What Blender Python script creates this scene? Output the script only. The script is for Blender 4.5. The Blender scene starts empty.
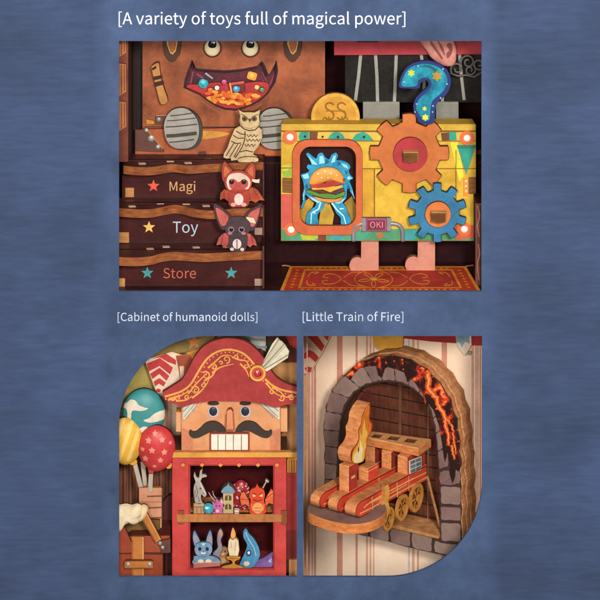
import bpy, math, random, json
from mathutils import Vector
from mathutils.geometry import tessellate_polygon
random.seed(7)
scene = bpy.context.scene
COL = scene.collection
PI = math.pi

# ------------------------------------------------------------------ camera and frames
# the board is the plane y = 0, one unit of drawing = 1 mm, the drawing runs 0..600 right and down
DIST, EYE = 2.4, 0.9
CAM = Vector((0, -DIST, EYE))

class Frame:
    """a plane in the scene: drawings in millimetres on the board are carried onto it along the view"""
    def __init__(s, p, n):
        s.p = Vector(p); s.n = Vector(n).normalized()
    def hit(s, x, y):
        d = Vector(((x - 300) / 1000, 0, (300 - y) / 1000)) - CAM
        return CAM + d * ((s.p - CAM).dot(s.n) / d.dot(s.n))
    def back(s, d):
        return Frame(s.p - s.n * d, s.n)

def FY(y): return Frame((0, y, 0), (0, -1, 0))
def FZ(z): return Frame((0, 0, z), (0, 0, 1))

# ------------------------------------------------------------------ drawing helpers
def rect(x0, y0, x1, y1, r=0, n=6):
    if r <= 0: return [(x0, y0), (x1, y0), (x1, y1), (x0, y1)]
    out = []
    for cx, cy, a in ((x1 - r, y0 + r, -90), (x1 - r, y1 - r, 0), (x0 + r, y1 - r, 90), (x0 + r, y0 + r, 180)):
        for i in range(n + 1):
            t = math.radians(a + 90 * i / n); out.append((cx + r * math.cos(t), cy + r * math.sin(t)))
    return out
def circ(cx, cy, rx, ry=None, n=36, a0=0, a1=360):
    ry = rx if ry is None else ry
    full = abs(a1 - a0) >= 360
    m = n if full else n + 1
    return [(cx + rx * math.cos(math.radians(a0 + (a1 - a0) * i / n)), cy + ry * math.sin(math.radians(a0 + (a1 - a0) * i / n))) for i in range(m)]
def sm(pts, k=5, closed=True):
    n = len(pts); out = []
    for i in range(n if closed else n - 1):
        if closed: p0, p1, p2, p3 = (pts[(i + j) % n] for j in (-1, 0, 1, 2))
        else: p0, p1, p2, p3 = (pts[min(max(i + j, 0), n - 1)] for j in (-1, 0, 1, 2))
        for j in range(k):
            t = j / k
            out.append(tuple(.5 * ((2 * p1[c]) + (p2[c] - p0[c]) * t + (2 * p0[c] - 5 * p1[c] + 4 * p2[c] - p3[c]) * t * t + (3 * p1[c] - p0[c] - 3 * p2[c] + p3[c]) * t ** 3) for c in (0, 1)))
    if not closed: out.append(tuple(pts[-1]))
    return out
def star(cx, cy, r, n=5, q=.42, rot=-90):
    return [(cx + (r if i % 2 == 0 else r * q) * math.cos(math.radians(rot + 180 * i / n)), cy + (r if i % 2 == 0 else r * q) * math.sin(math.radians(rot + 180 * i / n))) for i in range(2 * n)]
def gear(cx, cy, r0, r1, n, rot=0, w0=.29, w1=.23):
    out = []; p = 2 * PI / n
    for i in range(n):
        c = math.radians(rot) + i * p
        for a, r in ((-w0 * p, r0), (-w1 * p, r1), (0, r1 * 1.008), (w1 * p, r1), (w0 * p, r0), (.5 * p - .1 * p, r0 * .985), (.5 * p + .1 * p, r0 * .985)):
            out.append((cx + r * math.cos(c + a), cy + r * math.sin(c + a)))
    return out
def mir(pts, cx): return [(2 * cx - x, y) for x, y in pts]
def mv(pts, dx, dy): return [(x + dx, y + dy) for x, y in pts]
def rot(pts, cx, cy, a):
    c, s = math.cos(math.radians(a)), math.sin(math.radians(a))
    return [(cx + (x - cx) * c - (y - cy) * s, cy + (x - cx) * s + (y - cy) * c) for x, y in pts]
def scl(pts, cx, cy, k, ky=None):
    ky = k if ky is None else ky
    return [(cx + (x - cx) * k, cy + (y - cy) * ky) for x, y in pts]
def spiral(cx, cy, r0, r1, a0, a1, n=18):
    return [(cx + (r0 + (r1 - r0) * i / n) * math.cos(math.radians(a0 + (a1 - a0) * i / n)), cy + (r0 + (r1 - r0) * i / n) * math.sin(math.radians(a0 + (a1 - a0) * i / n))) for i in range(n + 1)]
def jit(pts, a): return [(x + random.uniform(-a, a), y + random.uniform(-a, a)) for x, y in pts]
def inside(x, y, loop):
    c = False; j = len(loop) - 1
    for i in range(len(loop)):
        xi, yi = loop[i]; xj, yj = loop[j]
        if (yi > y) != (yj > y) and x < (xj - xi) * (y - yi) / (yj - yi) + xi: c = not c
        j = i
    return c
def rough(loop, step=2.0, a=.35):
    """walk along a loop in short steps and push each point a little: a hand-cut edge"""
    out = []
    for i in range(len(loop)):
        (x0, y0), (x1, y1) = loop[i], loop[(i + 1) % len(loop)]
        n = max(1, int(math.hypot(x1 - x0, y1 - y0) / step))
        for j in range(n):
            out.append((x0 + (x1 - x0) * j / n + random.uniform(-a, a), y0 + (y1 - y0) * j / n + random.uniform(-a, a)))
    return out

# ------------------------------------------------------------------ materials
def lin(h, k=1.0):
    h = h.lstrip('#'); out = []
    for i in (0, 2, 4):
        c = int(h[i:i + 2], 16) / 255
        out.append(min(1, (c / 12.92 if c <= .04045 else ((c + .055) / 1.055) ** 2.4) * k))
    return (*out, 1)
_mats = {}
def M(h, var=.16, sc=130, rough=.62, bump=.12, h2=None, spec=.3, stretch=(1, 1, 1), detail=4, metal=0, contrast=.25, wear=.38):
    """printed or painted wood: one pigment (or two, mottled) with fine grain and a little relief"""
    key = (h, var, sc, rough, bump, h2, spec, stretch, detail, metal, contrast, wear)
    if key in _mats: return _mats[key]
    m = bpy.data.materials.new('paint_' + h.strip('#')); m.use_nodes = True
    nt = m.node_tree; N, L = nt.nodes, nt.links
    b = N['Principled BSDF']
    b.inputs['Roughness'].default_value = rough; b.inputs['Specular IOR Level'].default_value = spec
    b.inputs['Metallic'].default_value = metal
    tc = N.new('ShaderNodeTexCoord'); mp = N.new('ShaderNodeMapping'); mp.inputs['Scale'].default_value = stretch
    L.new(tc.outputs['Object'], mp.inputs['Vector'])
    n1 = N.new('ShaderNodeTexNoise'); n1.inputs['Scale'].default_value = sc; n1.inputs['Detail'].default_value = detail; n1.inputs['Roughness'].default_value = .62
    n2 = N.new('ShaderNodeTexNoise'); n2.inputs['Scale'].default_value = 900; n2.inputs['Detail'].default_value = 2
    L.new(mp.outputs['Vector'], n1.inputs['Vector']); L.new(mp.outputs['Vector'], n2.inputs['Vector'])
    r1 = N.new('ShaderNodeValToRGB'); e = r1.color_ramp.elements
    e[0].position = .5 - contrast; e[1].position = .5 + contrast
    if h2: e[0].color = lin(h); e[1].color = lin(h2)
    else: e[0].color = lin(h, 1 - var); e[1].color = lin(h, 1 + var)
    L.new(n1.outputs['Fac'], r1.inputs['Fac'])
    mx = N.new('ShaderNodeMix'); mx.data_type = 'RGBA'; mx.blend_type = 'MULTIPLY'; mx.inputs['Factor'].default_value = 1
    r2 = N.new('ShaderNodeValToRGB'); e = r2.color_ramp.elements
    v = min(.4, var * .85); e[0].position = .3; e[1].position = .7; e[0].color = (1 - v,) * 3 + (1,); e[1].color = (1, 1, 1, 1)
    L.new(n2.outputs['Fac'], r2.inputs['Fac'])
    L.new(r1.outputs['Color'], mx.inputs[6]); L.new(r2.outputs['Color'], mx.inputs[7]); 
    n3 = N.new('ShaderNodeTexNoise'); n3.inputs['Scale'].default_value = 34; n3.inputs['Detail'].default_value = 9; n3.inputs['Roughness'].default_value = .72
    L.new(tc.outputs['Object'], n3.inputs['Vector'])
    r3 = N.new('ShaderNodeValToRGB'); e = r3.color_ramp.elements       # rubbed and stained print
    g_ = min(.34, wear * (.5 + var)); e[0].position = .36; e[1].position = .56; e[0].color = (1 - g_, 1 - g_ * 1.04, 1 - g_ * 1.1, 1); e[1].color = (1, 1, 1, 1)
    L.new(n3.outputs['Fac'], r3.inputs['Fac'])
    m3 = N.new('ShaderNodeMix'); m3.data_type = 'RGBA'; m3.blend_type = 'MULTIPLY'; m3.inputs['Factor'].default_value = 1
    L.new(mx.outputs[2], m3.inputs[6]); L.new(r3.outputs['Color'], m3.inputs[7]); L.new(m3.outputs[2], b.inputs['Base Color'])
    rr = N.new('ShaderNodeMapRange'); rr.inputs['To Min'].default_value = max(.05, rough - .16); rr.inputs['To Max'].default_value = min(1, rough + .16); L.new(n1.outputs['Fac'], rr.inputs['Value']); L.new(rr.outputs['Result'], b.inputs['Roughness'])
    if bump:
        bp = N.new('ShaderNodeBump'); bp.inputs['Strength'].default_value = bump; bp.inputs['Distance'].default_value = .0006
        L.new(n2.outputs['Fac'], bp.inputs['Height']); L.new(bp.outputs['Normal'], b.inputs['Normal'])
    _mats[key] = m
    return m
def wood(h, h2, stretch=(1, 1, 8), sc=60): return M(h, .22, sc, .7, .25, h2=h2, stretch=stretch, spec=.2)

EDGE = wood('#6e3f22', '#c08048', (1, 1, 5), 90)         # laser-cut plywood edge
EDGE_L = wood('#b06f3a', '#d49a5c', (1, 1, 6), 80)
EDGE_D = wood('#3a1d12', '#6b3a20', (1, 1, 5), 90)
BLACK = M('#231714', .2)
INK = M('#2c1d18', .15)

# ------------------------------------------------------------------ mesh builder
_loc = {}
class MB:
    def __init__(s): s.v = []; s.f = []; s.mi = []; s.m = []
    def mat(s, m):
        if m not in s.m: s.m.append(m)
        return s.m.index(m)
    def face(s, idx, m): s.f.append(tuple(idx)); s.mi.append(s.mat(m))
    def add(s, pts):
        b = len(s.v); s.v += [Vector(p) for p in pts]; return b
    def prism3(s, loops3, n, t, mf, me, mh=None):
        """loops of 3D points on one plane (first the outline, then holes) pushed back by t along -n"""
        n = n.normalized(); L3 = []
        for k, lp in enumerate(loops3):
            a = Vector((0, 0, 0))
            for i in range(len(lp)): a += lp[i].cross(lp[(i + 1) % len(lp)])
            flip = (a.dot(n) < 0) != (k > 0)
            L3.append((list(reversed(lp)) if flip else list(lp)))
        u = n.orthogonal().normalized(); w = n.cross(u)
        flat = [[Vector((p.dot(u), p.dot(w), 0)) for p in lp] for lp in L3]
        tris = tessellate_polygon(flat)
        allp = [p for lp in L3 for p in lp]
        b0 = s.add(allp)
        for t3 in tris:
            a, b, c = (allp[i] for i in t3)
            nn = (b - a).cross(c - a).dot(n)
            if abs(nn) < 1e-14: continue
            s.face([b0 + i for i in (t3 if nn > 0 else t3[::-1])], mf)
        if not t: return
        b1 = s.add([p - n * t for p in allp])
        for t3 in tris:
            a, b, c = (allp[i] for i in t3)
            nn = (b - a).cross(c - a).dot(n)
            if abs(nn) < 1e-14: continue
            s.face([b1 + i for i in (t3[::-1] if nn > 0 else t3)], me)
        o = 0
        for q_, lp in enumerate(L3):
            k = len(lp); ms_ = mh if (mh and q_) else me
            for i in range(k):
                j = (i + 1) % k
                s.face((b0 + o + i, b1 + o + i, b1 + o + j, b0 + o + j), ms_)
            o += k
    def prism(s, loops, fr, t, mf, me=None, d=0, mh=None):
        if isinstance(loops[0][0], (int, float)): loops = [loops]
        f = fr.back(d)
        s.prism3([[f.hit(*p) for p in lp] for lp in loops], f.n, t, mf, me or EDGE, mh)
    def mark(s, loops, fr, m, k=1):
        s.prism(loops, fr, 0, m, m, d=-.00022 * k)
    def strip(s, pts, w, fr, m, k=1):
        f = fr.back(-.00022 * k); n = len(pts); A = []; B = []
        for i in range(n):
            x0, y0 = pts[max(i - 1, 0)]; x1, y1 = pts[min(i + 1, n - 1)]
            l = math.hypot(x1 - x0, y1 - y0) or 1
            ww = (w[0] + (w[1] - w[0]) * i / max(1, n - 1)) if isinstance(w, tuple) else w
            nx, ny = -(y1 - y0) / l * ww / 2, (x1 - x0) / l * ww / 2
            A.append(f.hit(pts[i][0] + nx, pts[i][1] + ny)); B.append(f.hit(pts[i][0] - nx, pts[i][1] - ny))
        a = s.add(A); b = s.add(B)
        for i in range(n - 1):
            q = (a + i, a + i + 1, b + i + 1, b + i)
            nn = (s.v[q[1]] - s.v[q[0]]).cross(s.v[q[2]] - s.v[q[0]]).dot(f.n)
            s.face(q if nn > 0 else q[::-1], m)
    def dome(s, loop, fr, h, m, marks=(), c=None, rings=14, back=.002, power=.5, me=None):
        """a puffed shape over an outline; marks = [(material, loop)] printed on its skin"""
        if c is None: c = (sum(p[0] for p in loop) / len(loop), sum(p[1] for p in loop) / len(loop))
        n = len(loop); base = None; prev = None
        top = s.add([fr.hit(*c) + fr.n * h])
        for r in range(1, rings + 1):
            q = math.sin(r / rings * PI / 2)
            ring = [(c[0] + (x - c[0]) * q, c[1] + (y - c[1]) * q) for x, y in loop]
            cur = s.add([fr.hit(*p) + fr.n * h * (max(0, 1 - q * q) ** power) for p in ring])
            for i in range(n):
                j = (i + 1) % n
                q2 = math.sin((r - .5) / rings * PI / 2)
                mx = c[0] + ((loop[i][0] + loop[j][0]) / 2 - c[0]) * q2; my = c[1] + ((loop[i][1] + loop[j][1]) / 2 - c[1]) * q2
                mm = m
                for lm, lp in marks:
                    if inside(mx, my, lp): mm = lm
                f = (top, cur + i, cur + j) if r == 1 else (prev + i, cur + i, cur + j, prev + j)
                nn = (s.v[f[1]] - s.v[f[0]]).cross(s.v[f[2]] - s.v[f[0]]).dot(fr.n)
                s.face(f if nn > 0 else f[::-1], mm)
            prev = cur
        bk = s.add([fr.hit(*p) - fr.n * back for p in loop])
        for i in range(n): s.face((prev + i, bk + i, bk + (i + 1) % n, prev + (i + 1) % n), me or m)
        s.face([bk + i for i in range(n)][::-1], me or m)
    def box(s, x0, x1, y0, y1, z0, z1, m):
        b = s.add([(x, y, z) for z in (z0, z1) for y in (y0, y1) for x in (x0, x1)])
        for f in ((0, 2, 3, 1), (4, 5, 7, 6), (0, 1, 5, 4), (2, 6, 7, 3), (0, 4, 6, 2), (1, 3, 7, 5)): s.face([b + i for i in f], m)
    def tube(s, pts, r, m, n=10):
        rings = []
        for i, p in enumerate(pts):
            d = (pts[min(i + 1, len(pts) - 1)] - pts[max(i - 1, 0)]).normalized()
            u = d.orthogonal().normalized() if not rings else (u - d * u.dot(d)).normalized()
            w = d.cross(u); rr = r[i] if isinstance(r, (list, tuple)) else r
            rings.append(s.add([p + (u * math.cos(2 * PI * k / n) + w * math.sin(2 * PI * k / n)) * rr for k in range(n)]))
        for a, b in zip(rings, rings[1:]):
            for k in range(n): s.face((a + k, a + (k + 1) % n, b + (k + 1) % n, b + k), m)
        s.face([rings[0] + k for k in range(n)][::-1], m); s.face([rings[-1] + k for k in range(n)], m)
    def build(s, name, parent=None, bv=0, smooth=False, loc=None, label=None):
        base = Vector(loc) if loc is not None else (_loc[parent.name] if parent else Vector((0, 0, 0)))
        me = bpy.data.meshes.new(name)
        me.from_pydata([v - base for v in s.v], [], s.f)
        for m in s.m: me.materials.append(m)
        me.polygons.foreach_set('material_index', s.mi)
        if smooth: me.polygons.foreach_set('use_smooth', [True] * len(s.f))
        me.update()
        o = bpy.data.objects.new(name, me); COL.objects.link(o)
        if parent: o.parent = parent
        else: o.location = base
        _loc[o.name] = base
        if label: o['label'] = label
        if bv:
            b = o.modifiers.new('soft_edge', 'BEVEL'); b.width = bv; b.segments = 1; b.limit_method = 'ANGLE'; b.angle_limit = math.radians(50)
        return o
def thing(name, label, cat, loc, group=None):
    o = bpy.data.objects.new(name, None); COL.objects.link(o); o.empty_display_size = .01
    o.location = loc; _loc[o.name] = Vector(loc)
    return tag(o, label, cat, group)
def tag(o, label, cat, group=None):
    o['label'] = label; o['category'] = cat
    if group: o['group'] = group
    return o
def struct(o): o['kind'] = 'structure'; return o
def plate(name, parent, fr, t, mf, loops, me=None, d=0, marks=(), strips=(), bv=.00035, loc=None, label=None):
    """one laser-cut plate with printed marks on its face"""
    b = MB(); b.prism(loops, fr, t, mf, me, d)
    k = 1; f = fr.back(d)
    for m, lp in marks: b.mark(lp, f, m, k); k += .5
    for m, w, pts in strips: b.strip(pts, w, f, m, k); k += .35
    return b.build(name, parent, bv, loc=loc, label=label)
def rivet(parent, fr, x, y, r, h, m, name='rivet'):
    b = MB(); b.dome(circ(x, y, r, n=18), fr, h, m, rings=5, back=.0004); return b.build(name, parent, smooth=True)

# ------------------------------------------------------------------ lettering (outlines of the letters, 1000 units to the em)
GL = json.loads(r'''{"g":{"$":[[[87,-43],[110,-43],[110,-4],[135,4],[154,19],[167,39],[171,64],[154,111],[116,137],[78,158],[61,190],[64,205],[72,217],[84,225],[101,228],[115,226],[127,222],[138,215],[148,206],[166,224],[154,235],[142,244],[127,250],[110,254],[110,293],[87,293],[87,253],[64,246],[46,232],[35,212],[30,188],[48,145],[85,121],[123,98],[140,62],[137,46],[129,33],[115,25],[96,22],[78,24],[63,30],[48,38],[35,48],[20,26],[34,15],[50,6],[68,-1],[87,-4]]],"A":[[[1,0],[34,0],[59,78],[153,78],[177,0],[211,0],[124,257],[88,257]],[[67,104],[79,144],[105,230],[106,230],[132,144],[145,104]]],"C":[[[132,-5],[155,-2],[176,5],[195,17],[211,32],[193,53],[180,41],[166,32],[151,26],[133,24],[100,31],[75,52],[59,85],[54,129],[59,172],[76,205],[101,226],[134,233],[150,231],[164,226],[176,219],[187,209],[204,230],[192,242],[175,252],[156,259],[134,261],[89,252],[53,226],[29,184],[20,128],[29,72],[52,31],[88,4]]],"F":[[[35,0],[68,0],[68,115],[166,115],[166,143],[68,143],[68,229],[183,229],[183,257],[35,257]]],"I":[[[35,0],[68,0],[68,257],[35,257]]],"K":[[[35,0],[68,0],[68,81],[112,134],[189,0],[225,0],[132,159],[213,257],[176,257],[68,128],[68,257],[35,257]]],"L":[[[35,0],[180,0],[180,28],[68,28],[68,257],[35,257]]],"M":[[[35,0],[64,0],[64,142],[60,218],[62,218],[82,159],[131,26],[153,26],[201,159],[222,218],[223,218],[219,142],[219,0],[249,0],[249,257],[210,257],[161,119],[143,66],[142,66],[123,119],[74,257],[35,257]]],"O":[[[130,-5],[174,5],[209,31],[231,74],[239,129],[231,185],[209,226],[174,252],[130,261],[86,252],[51,226],[28,185],[20,129],[28,74],[51,31],[86,5]],[[130,24],[98,31],[74,52],[59,86],[54,129],[59,172],[74,205],[98,226],[130,233],[161,226],[185,205],[201,172],[206,129],[201,86],[185,52],[161,31]]],"S":[[[106,-5],[143,1],[170,17],[188,40],[194,68],[190,93],[178,112],[162,126],[141,137],[104,153],[89,159],[75,168],[65,180],[62,196],[65,211],[75,223],[90,230],[110,233],[127,231],[142,226],[156,219],[168,209],[185,230],[170,242],[152,252],[132,259],[110,261],[77,256],[52,242],[35,221],[29,193],[34,169],[46,150],[63,137],[81,127],[118,111],[135,103],[148,94],[157,82],[161,65],[157,48],[146,35],[130,27],[107,24],[87,26],[68,33],[51,43],[36,56],[17,33],[35,18],[56,6],[80,-2]]],"T":[[[89,0],[121,0],[121,229],[199,229],[199,257],[11,257],[11,229],[89,229]]],"[":[[[37,-60],[106,-60],[106,-41],[61,-41],[61,259],[106,259],[106,277],[37,277]]],"]":[[[12,-60],[82,-60],[82,277],[12,277],[12,259],[57,259],[57,-41],[12,-41]]],"a":[[[76,-5],[93,-2],[109,3],[125,12],[139,23],[140,23],[143,0],[169,0],[169,117],[165,149],[154,174],[133,189],[103,195],[81,193],[61,187],[43,179],[29,170],[41,148],[53,156],[67,162],[82,167],[98,168],[117,164],[129,154],[136,138],[137,120],[85,111],[49,97],[28,77],[21,49],[25,26],[36,10],[54,-1]],[[85,21],[72,23],[61,28],[54,38],[51,51],[56,68],[70,82],[97,92],[137,99],[137,46],[124,35],[111,28],[98,23]]],"b":[[[116,-5],[147,2],[173,22],[192,55],[199,98],[194,138],[179,169],[155,188],[123,195],[107,193],[92,187],[77,179],[63,168],[64,202],[64,279],[32,279],[32,0],[58,0],[61,20],[62,20],[75,9],[89,2],[102,-3]],[[111,22],[100,23],[89,27],[77,33],[64,42],[64,142],[78,153],[90,161],[103,166],[115,168],[138,163],[154,149],[163,127],[165,98],[161,66],[150,42],[132,28]]],"c":[[[107,-5],[124,-3],[140,2],[155,9],[169,19],[155,41],[145,34],[134,28],[123,24],[110,22],[86,27],[67,42],[55,65],[51,95],[56,125],[68,148],[87,163],[111,168],[122,167],[131,164],[140,158],[149,152],[165,173],[154,181],[142,188],[127,193],[110,195],[75,188],[46,169],[26,137],[18,95],[25,53],[44,22],[72,2]]],"d":[[[97,-5],[114,-2],[129,3],[143,12],[155,22],[156,22],[159,0],[185,0],[185,279],[153,279],[153,206],[154,173],[142,182],[130,189],[116,194],[101,195],[70,188],[43,168],[25,137],[19,95],[24,53],[40,21],[65,2]],[[104,22],[82,27],[65,42],[55,65],[51,95],[56,125],[68,148],[85,163],[106,168],[118,167],[130,163],[141,157],[153,148],[153,48],[141,37],[129,29],[117,24]]],"e":[[[109,-5],[127,-3],[144,1],[158,7],[172,15],[160,36],[149,30],[138,25],[126,22],[113,21],[88,26],[68,39],[55,60],[50,88],[178,88],[179,106],[174,143],[160,171],[136,189],[103,195],[72,188],[44,168],[25,137],[18,95],[25,53],[45,22],[74,2]],[[49,110],[56,135],[68,154],[85,166],[104,169],[124,166],[139,154],[148,136],[151,110]]],"f":[[[12,164],[37,164],[37,0],[69,0],[69,164],[110,164],[110,190],[69,190],[69,220],[71,236],[76,248],[84,255],[96,258],[118,252],[125,277],[93,283],[68,279],[51,266],[41,247],[37,221],[37,190],[12,188]]],"g":[[[96,-88],[136,-82],[166,-68],[186,-47],[193,-22],[188,-1],[176,13],[155,21],[126,23],[89,23],[73,25],[63,29],[57,36],[56,44],[57,51],[59,57],[63,62],[68,67],[96,60],[123,65],[145,78],[160,99],[166,126],[164,138],[161,149],[156,158],[150,166],[189,166],[189,190],[123,190],[96,195],[69,190],[46,177],[31,155],[25,127],[27,111],[33,97],[41,85],[50,76],[50,75],[42,68],[35,60],[31,50],[29,39],[30,29],[34,20],[39,13],[46,8],[46,6],[34,-3],[25,-13],[20,-25],[18,-37],[24,-58],[40,-74],[65,-84]],[[96,82],[80,85],[68,94],[59,108],[56,127],[59,146],[68,160],[80,169],[96,172],[112,169],[125,160],[133,146],[137,127],[133,108],[125,94],[112,85]],[[101,-65],[78,-63],[60,-56],[50,-46],[46,-32],[47,-24],[50,-16],[56,-8],[65,0],[90,-3],[123,-3],[139,-4],[151,-8],[159,-16],[161,-27],[157,-41],[145,-54],[126,-62]]],"h":[[[32,0],[64,0],[64,138],[78,151],[90,160],[103,165],[116,167],[133,164],[144,155],[150,139],[152,116],[152,0],[184,0],[184,120],[181,152],[170,176],[152,190],[126,195],[108,193],[91,186],[77,176],[63,163],[64,202],[64,279],[32,279]]],"i":[[[32,0],[64,0],[64,190],[32,190]],[[48,229],[57,231],[64,235],[68,242],[70,251],[68,259],[64,266],[57,270],[48,271],[40,270],[33,266],[29,259],[27,251],[29,242],[33,235],[40,231]]],"l":[[[66,-5],[84,-2],[80,23],[73,22],[64,36],[64,279],[32,279],[32,38],[34,20],[40,7],[51,-2]]],"m":[[[32,0],[64,0],[64,138],[77,151],[89,160],[101,165],[112,167],[128,164],[139,155],[145,139],[147,116],[147,0],[179,0],[179,138],[192,151],[204,160],[216,165],[227,167],[243,164],[254,155],[260,139],[263,116],[263,0],[294,0],[294,120],[291,152],[280,176],[262,190],[237,195],[220,192],[204,185],[189,173],[174,159],[167,174],[156,185],[141,192],[121,195],[105,193],[90,186],[75,175],[62,162],[58,190],[32,190]]],"n":[[[32,0],[64,0],[64,138],[78,151],[90,160],[103,165],[116,167],[133,164],[144,155],[150,139],[152,116],[152,0],[184,0],[184,120],[181,152],[170,176],[152,190],[126,195],[108,193],[91,186],[76,175],[62,162],[58,190],[32,190]]],"o":[[[106,-5],[139,2],[167,22],[187,53],[194,95],[187,137],[167,169],[139,188],[106,195],[73,188],[45,169],[25,137],[18,95],[25,53],[45,22],[73,2]],[[106,22],[84,27],[66,42],[55,65],[51,95],[55,125],[66,148],[84,163],[106,168],[129,163],[146,148],[157,125],[161,95],[157,65],[146,42],[129,27]]],"p":[[[32,-80],[64,-80],[64,-16],[63,18],[76,8],[90,1],[103,-3],[116,-5],[147,2],[173,22],[192,55],[199,98],[194,138],[179,169],[155,188],[123,195],[107,193],[91,187],[76,178],[62,168],[58,190],[32,190]],[[111,22],[100,23],[89,27],[77,33],[64,42],[64,142],[78,153],[91,161],[103,166],[115,168],[138,163],[154,149],[163,127],[165,98],[161,66],[150,42],[132,28]]],"r":[[[32,0],[64,0],[64,122],[75,143],[87,156],[100,164],[112,166],[131,163],[137,191],[116,195],[101,192],[86,184],[73,172],[62,155],[58,190],[32,190]]],"s":[[[82,-5],[112,0],[133,12],[146,30],[151,52],[146,75],[132,90],[114,101],[93,110],[78,116],[65,122],[56,131],[52,143],[54,153],[61,162],[72,168],[88,170],[100,169],[111,165],[121,160],[131,153],[146,173],[134,182],[120,189],[104,193],[87,195],[59,191],[39,179],[26,162],[22,141],[27,120],[39,105],[57,94],[77,86],[93,80],[107,72],[117,63],[120,50],[118,38],[111,29],[99,23],[83,20],[67,22],[53,27],[39,34],[27,43],[11,22],[26,11],[43,3],[62,-3]]],"t":[[[92,-5],[127,2],[121,27],[99,21],[85,24],[76,31],[71,42],[70,58],[70,164],[121,164],[121,190],[70,190],[70,244],[43,244],[40,190],[9,188],[9,164],[38,164],[38,59],[41,33],[50,13],[66,0]]],"u":[[[88,-5],[106,-2],[122,5],[137,16],[151,30],[152,30],[154,0],[181,0],[181,190],[149,190],[149,55],[136,41],[124,31],[111,25],[97,23],[81,26],[70,35],[64,51],[62,74],[62,190],[29,190],[29,70],[33,38],[44,14],[62,0]]],"v":[[[73,0],[111,0],[178,190],[146,190],[110,82],[93,26],[91,26],[74,82],[38,190],[5,190]]],"w":[[[62,0],[99,0],[126,102],[139,157],[141,157],[154,103],[181,0],[220,0],[272,190],[241,190],[213,80],[202,27],[200,27],[187,80],[157,190],[126,190],[96,80],[83,27],[82,27],[70,80],[42,190],[9,190]]],"y":[[[35,-82],[61,-77],[80,-63],[95,-42],[106,-16],[178,190],[147,190],[112,85],[97,31],[95,31],[76,85],[38,190],[5,190],[81,0],[77,-15],[70,-31],[60,-44],[49,-53],[34,-56],[19,-53],[13,-78]]]},"a":{"$":194,"A":213,"C":223,"F":193,"I":103,"K":226,"L":190,"M":284,"O":260,"S":209,"T":210,"[":118,"]":118,"a":197,"b":216,"c":179,"d":217,"e":194,"f":114,"g":197,"h":213,"i":96,"l":99,"m":324,"n":214,"o":212,"p":217,"r":136,"s":164,"t":132,"u":213,"v":182,"w":281,"y":182," ":78}}''')
def lettering(b, text, x, y, width, fr, m, k=1, t=0, size=None):
    adv = GL['a']; tot = sum(adv[c] for c in text)
    s = width / tot if size is None else size / 1000
    cx = x
    for c in text:
        if c != ' ':
            lps = GL['g'][c]
            outs = [l for i, l in enumerate(lps) if not any(inside(*l[0], q) for j, q in enumerate(lps) if j != i)]
            for o in outs:
                holes = [l for l in lps if l is not o and inside(*l[0], o)]
                L = [[(cx + px * s, y - py * s) for px, py in lp] for lp in [o] + holes]
                if t: b.prism(L, fr, t, m, m, d=-t)
                else: b.mark(L, fr, m, k)
        cx += adv[c] * s

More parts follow.
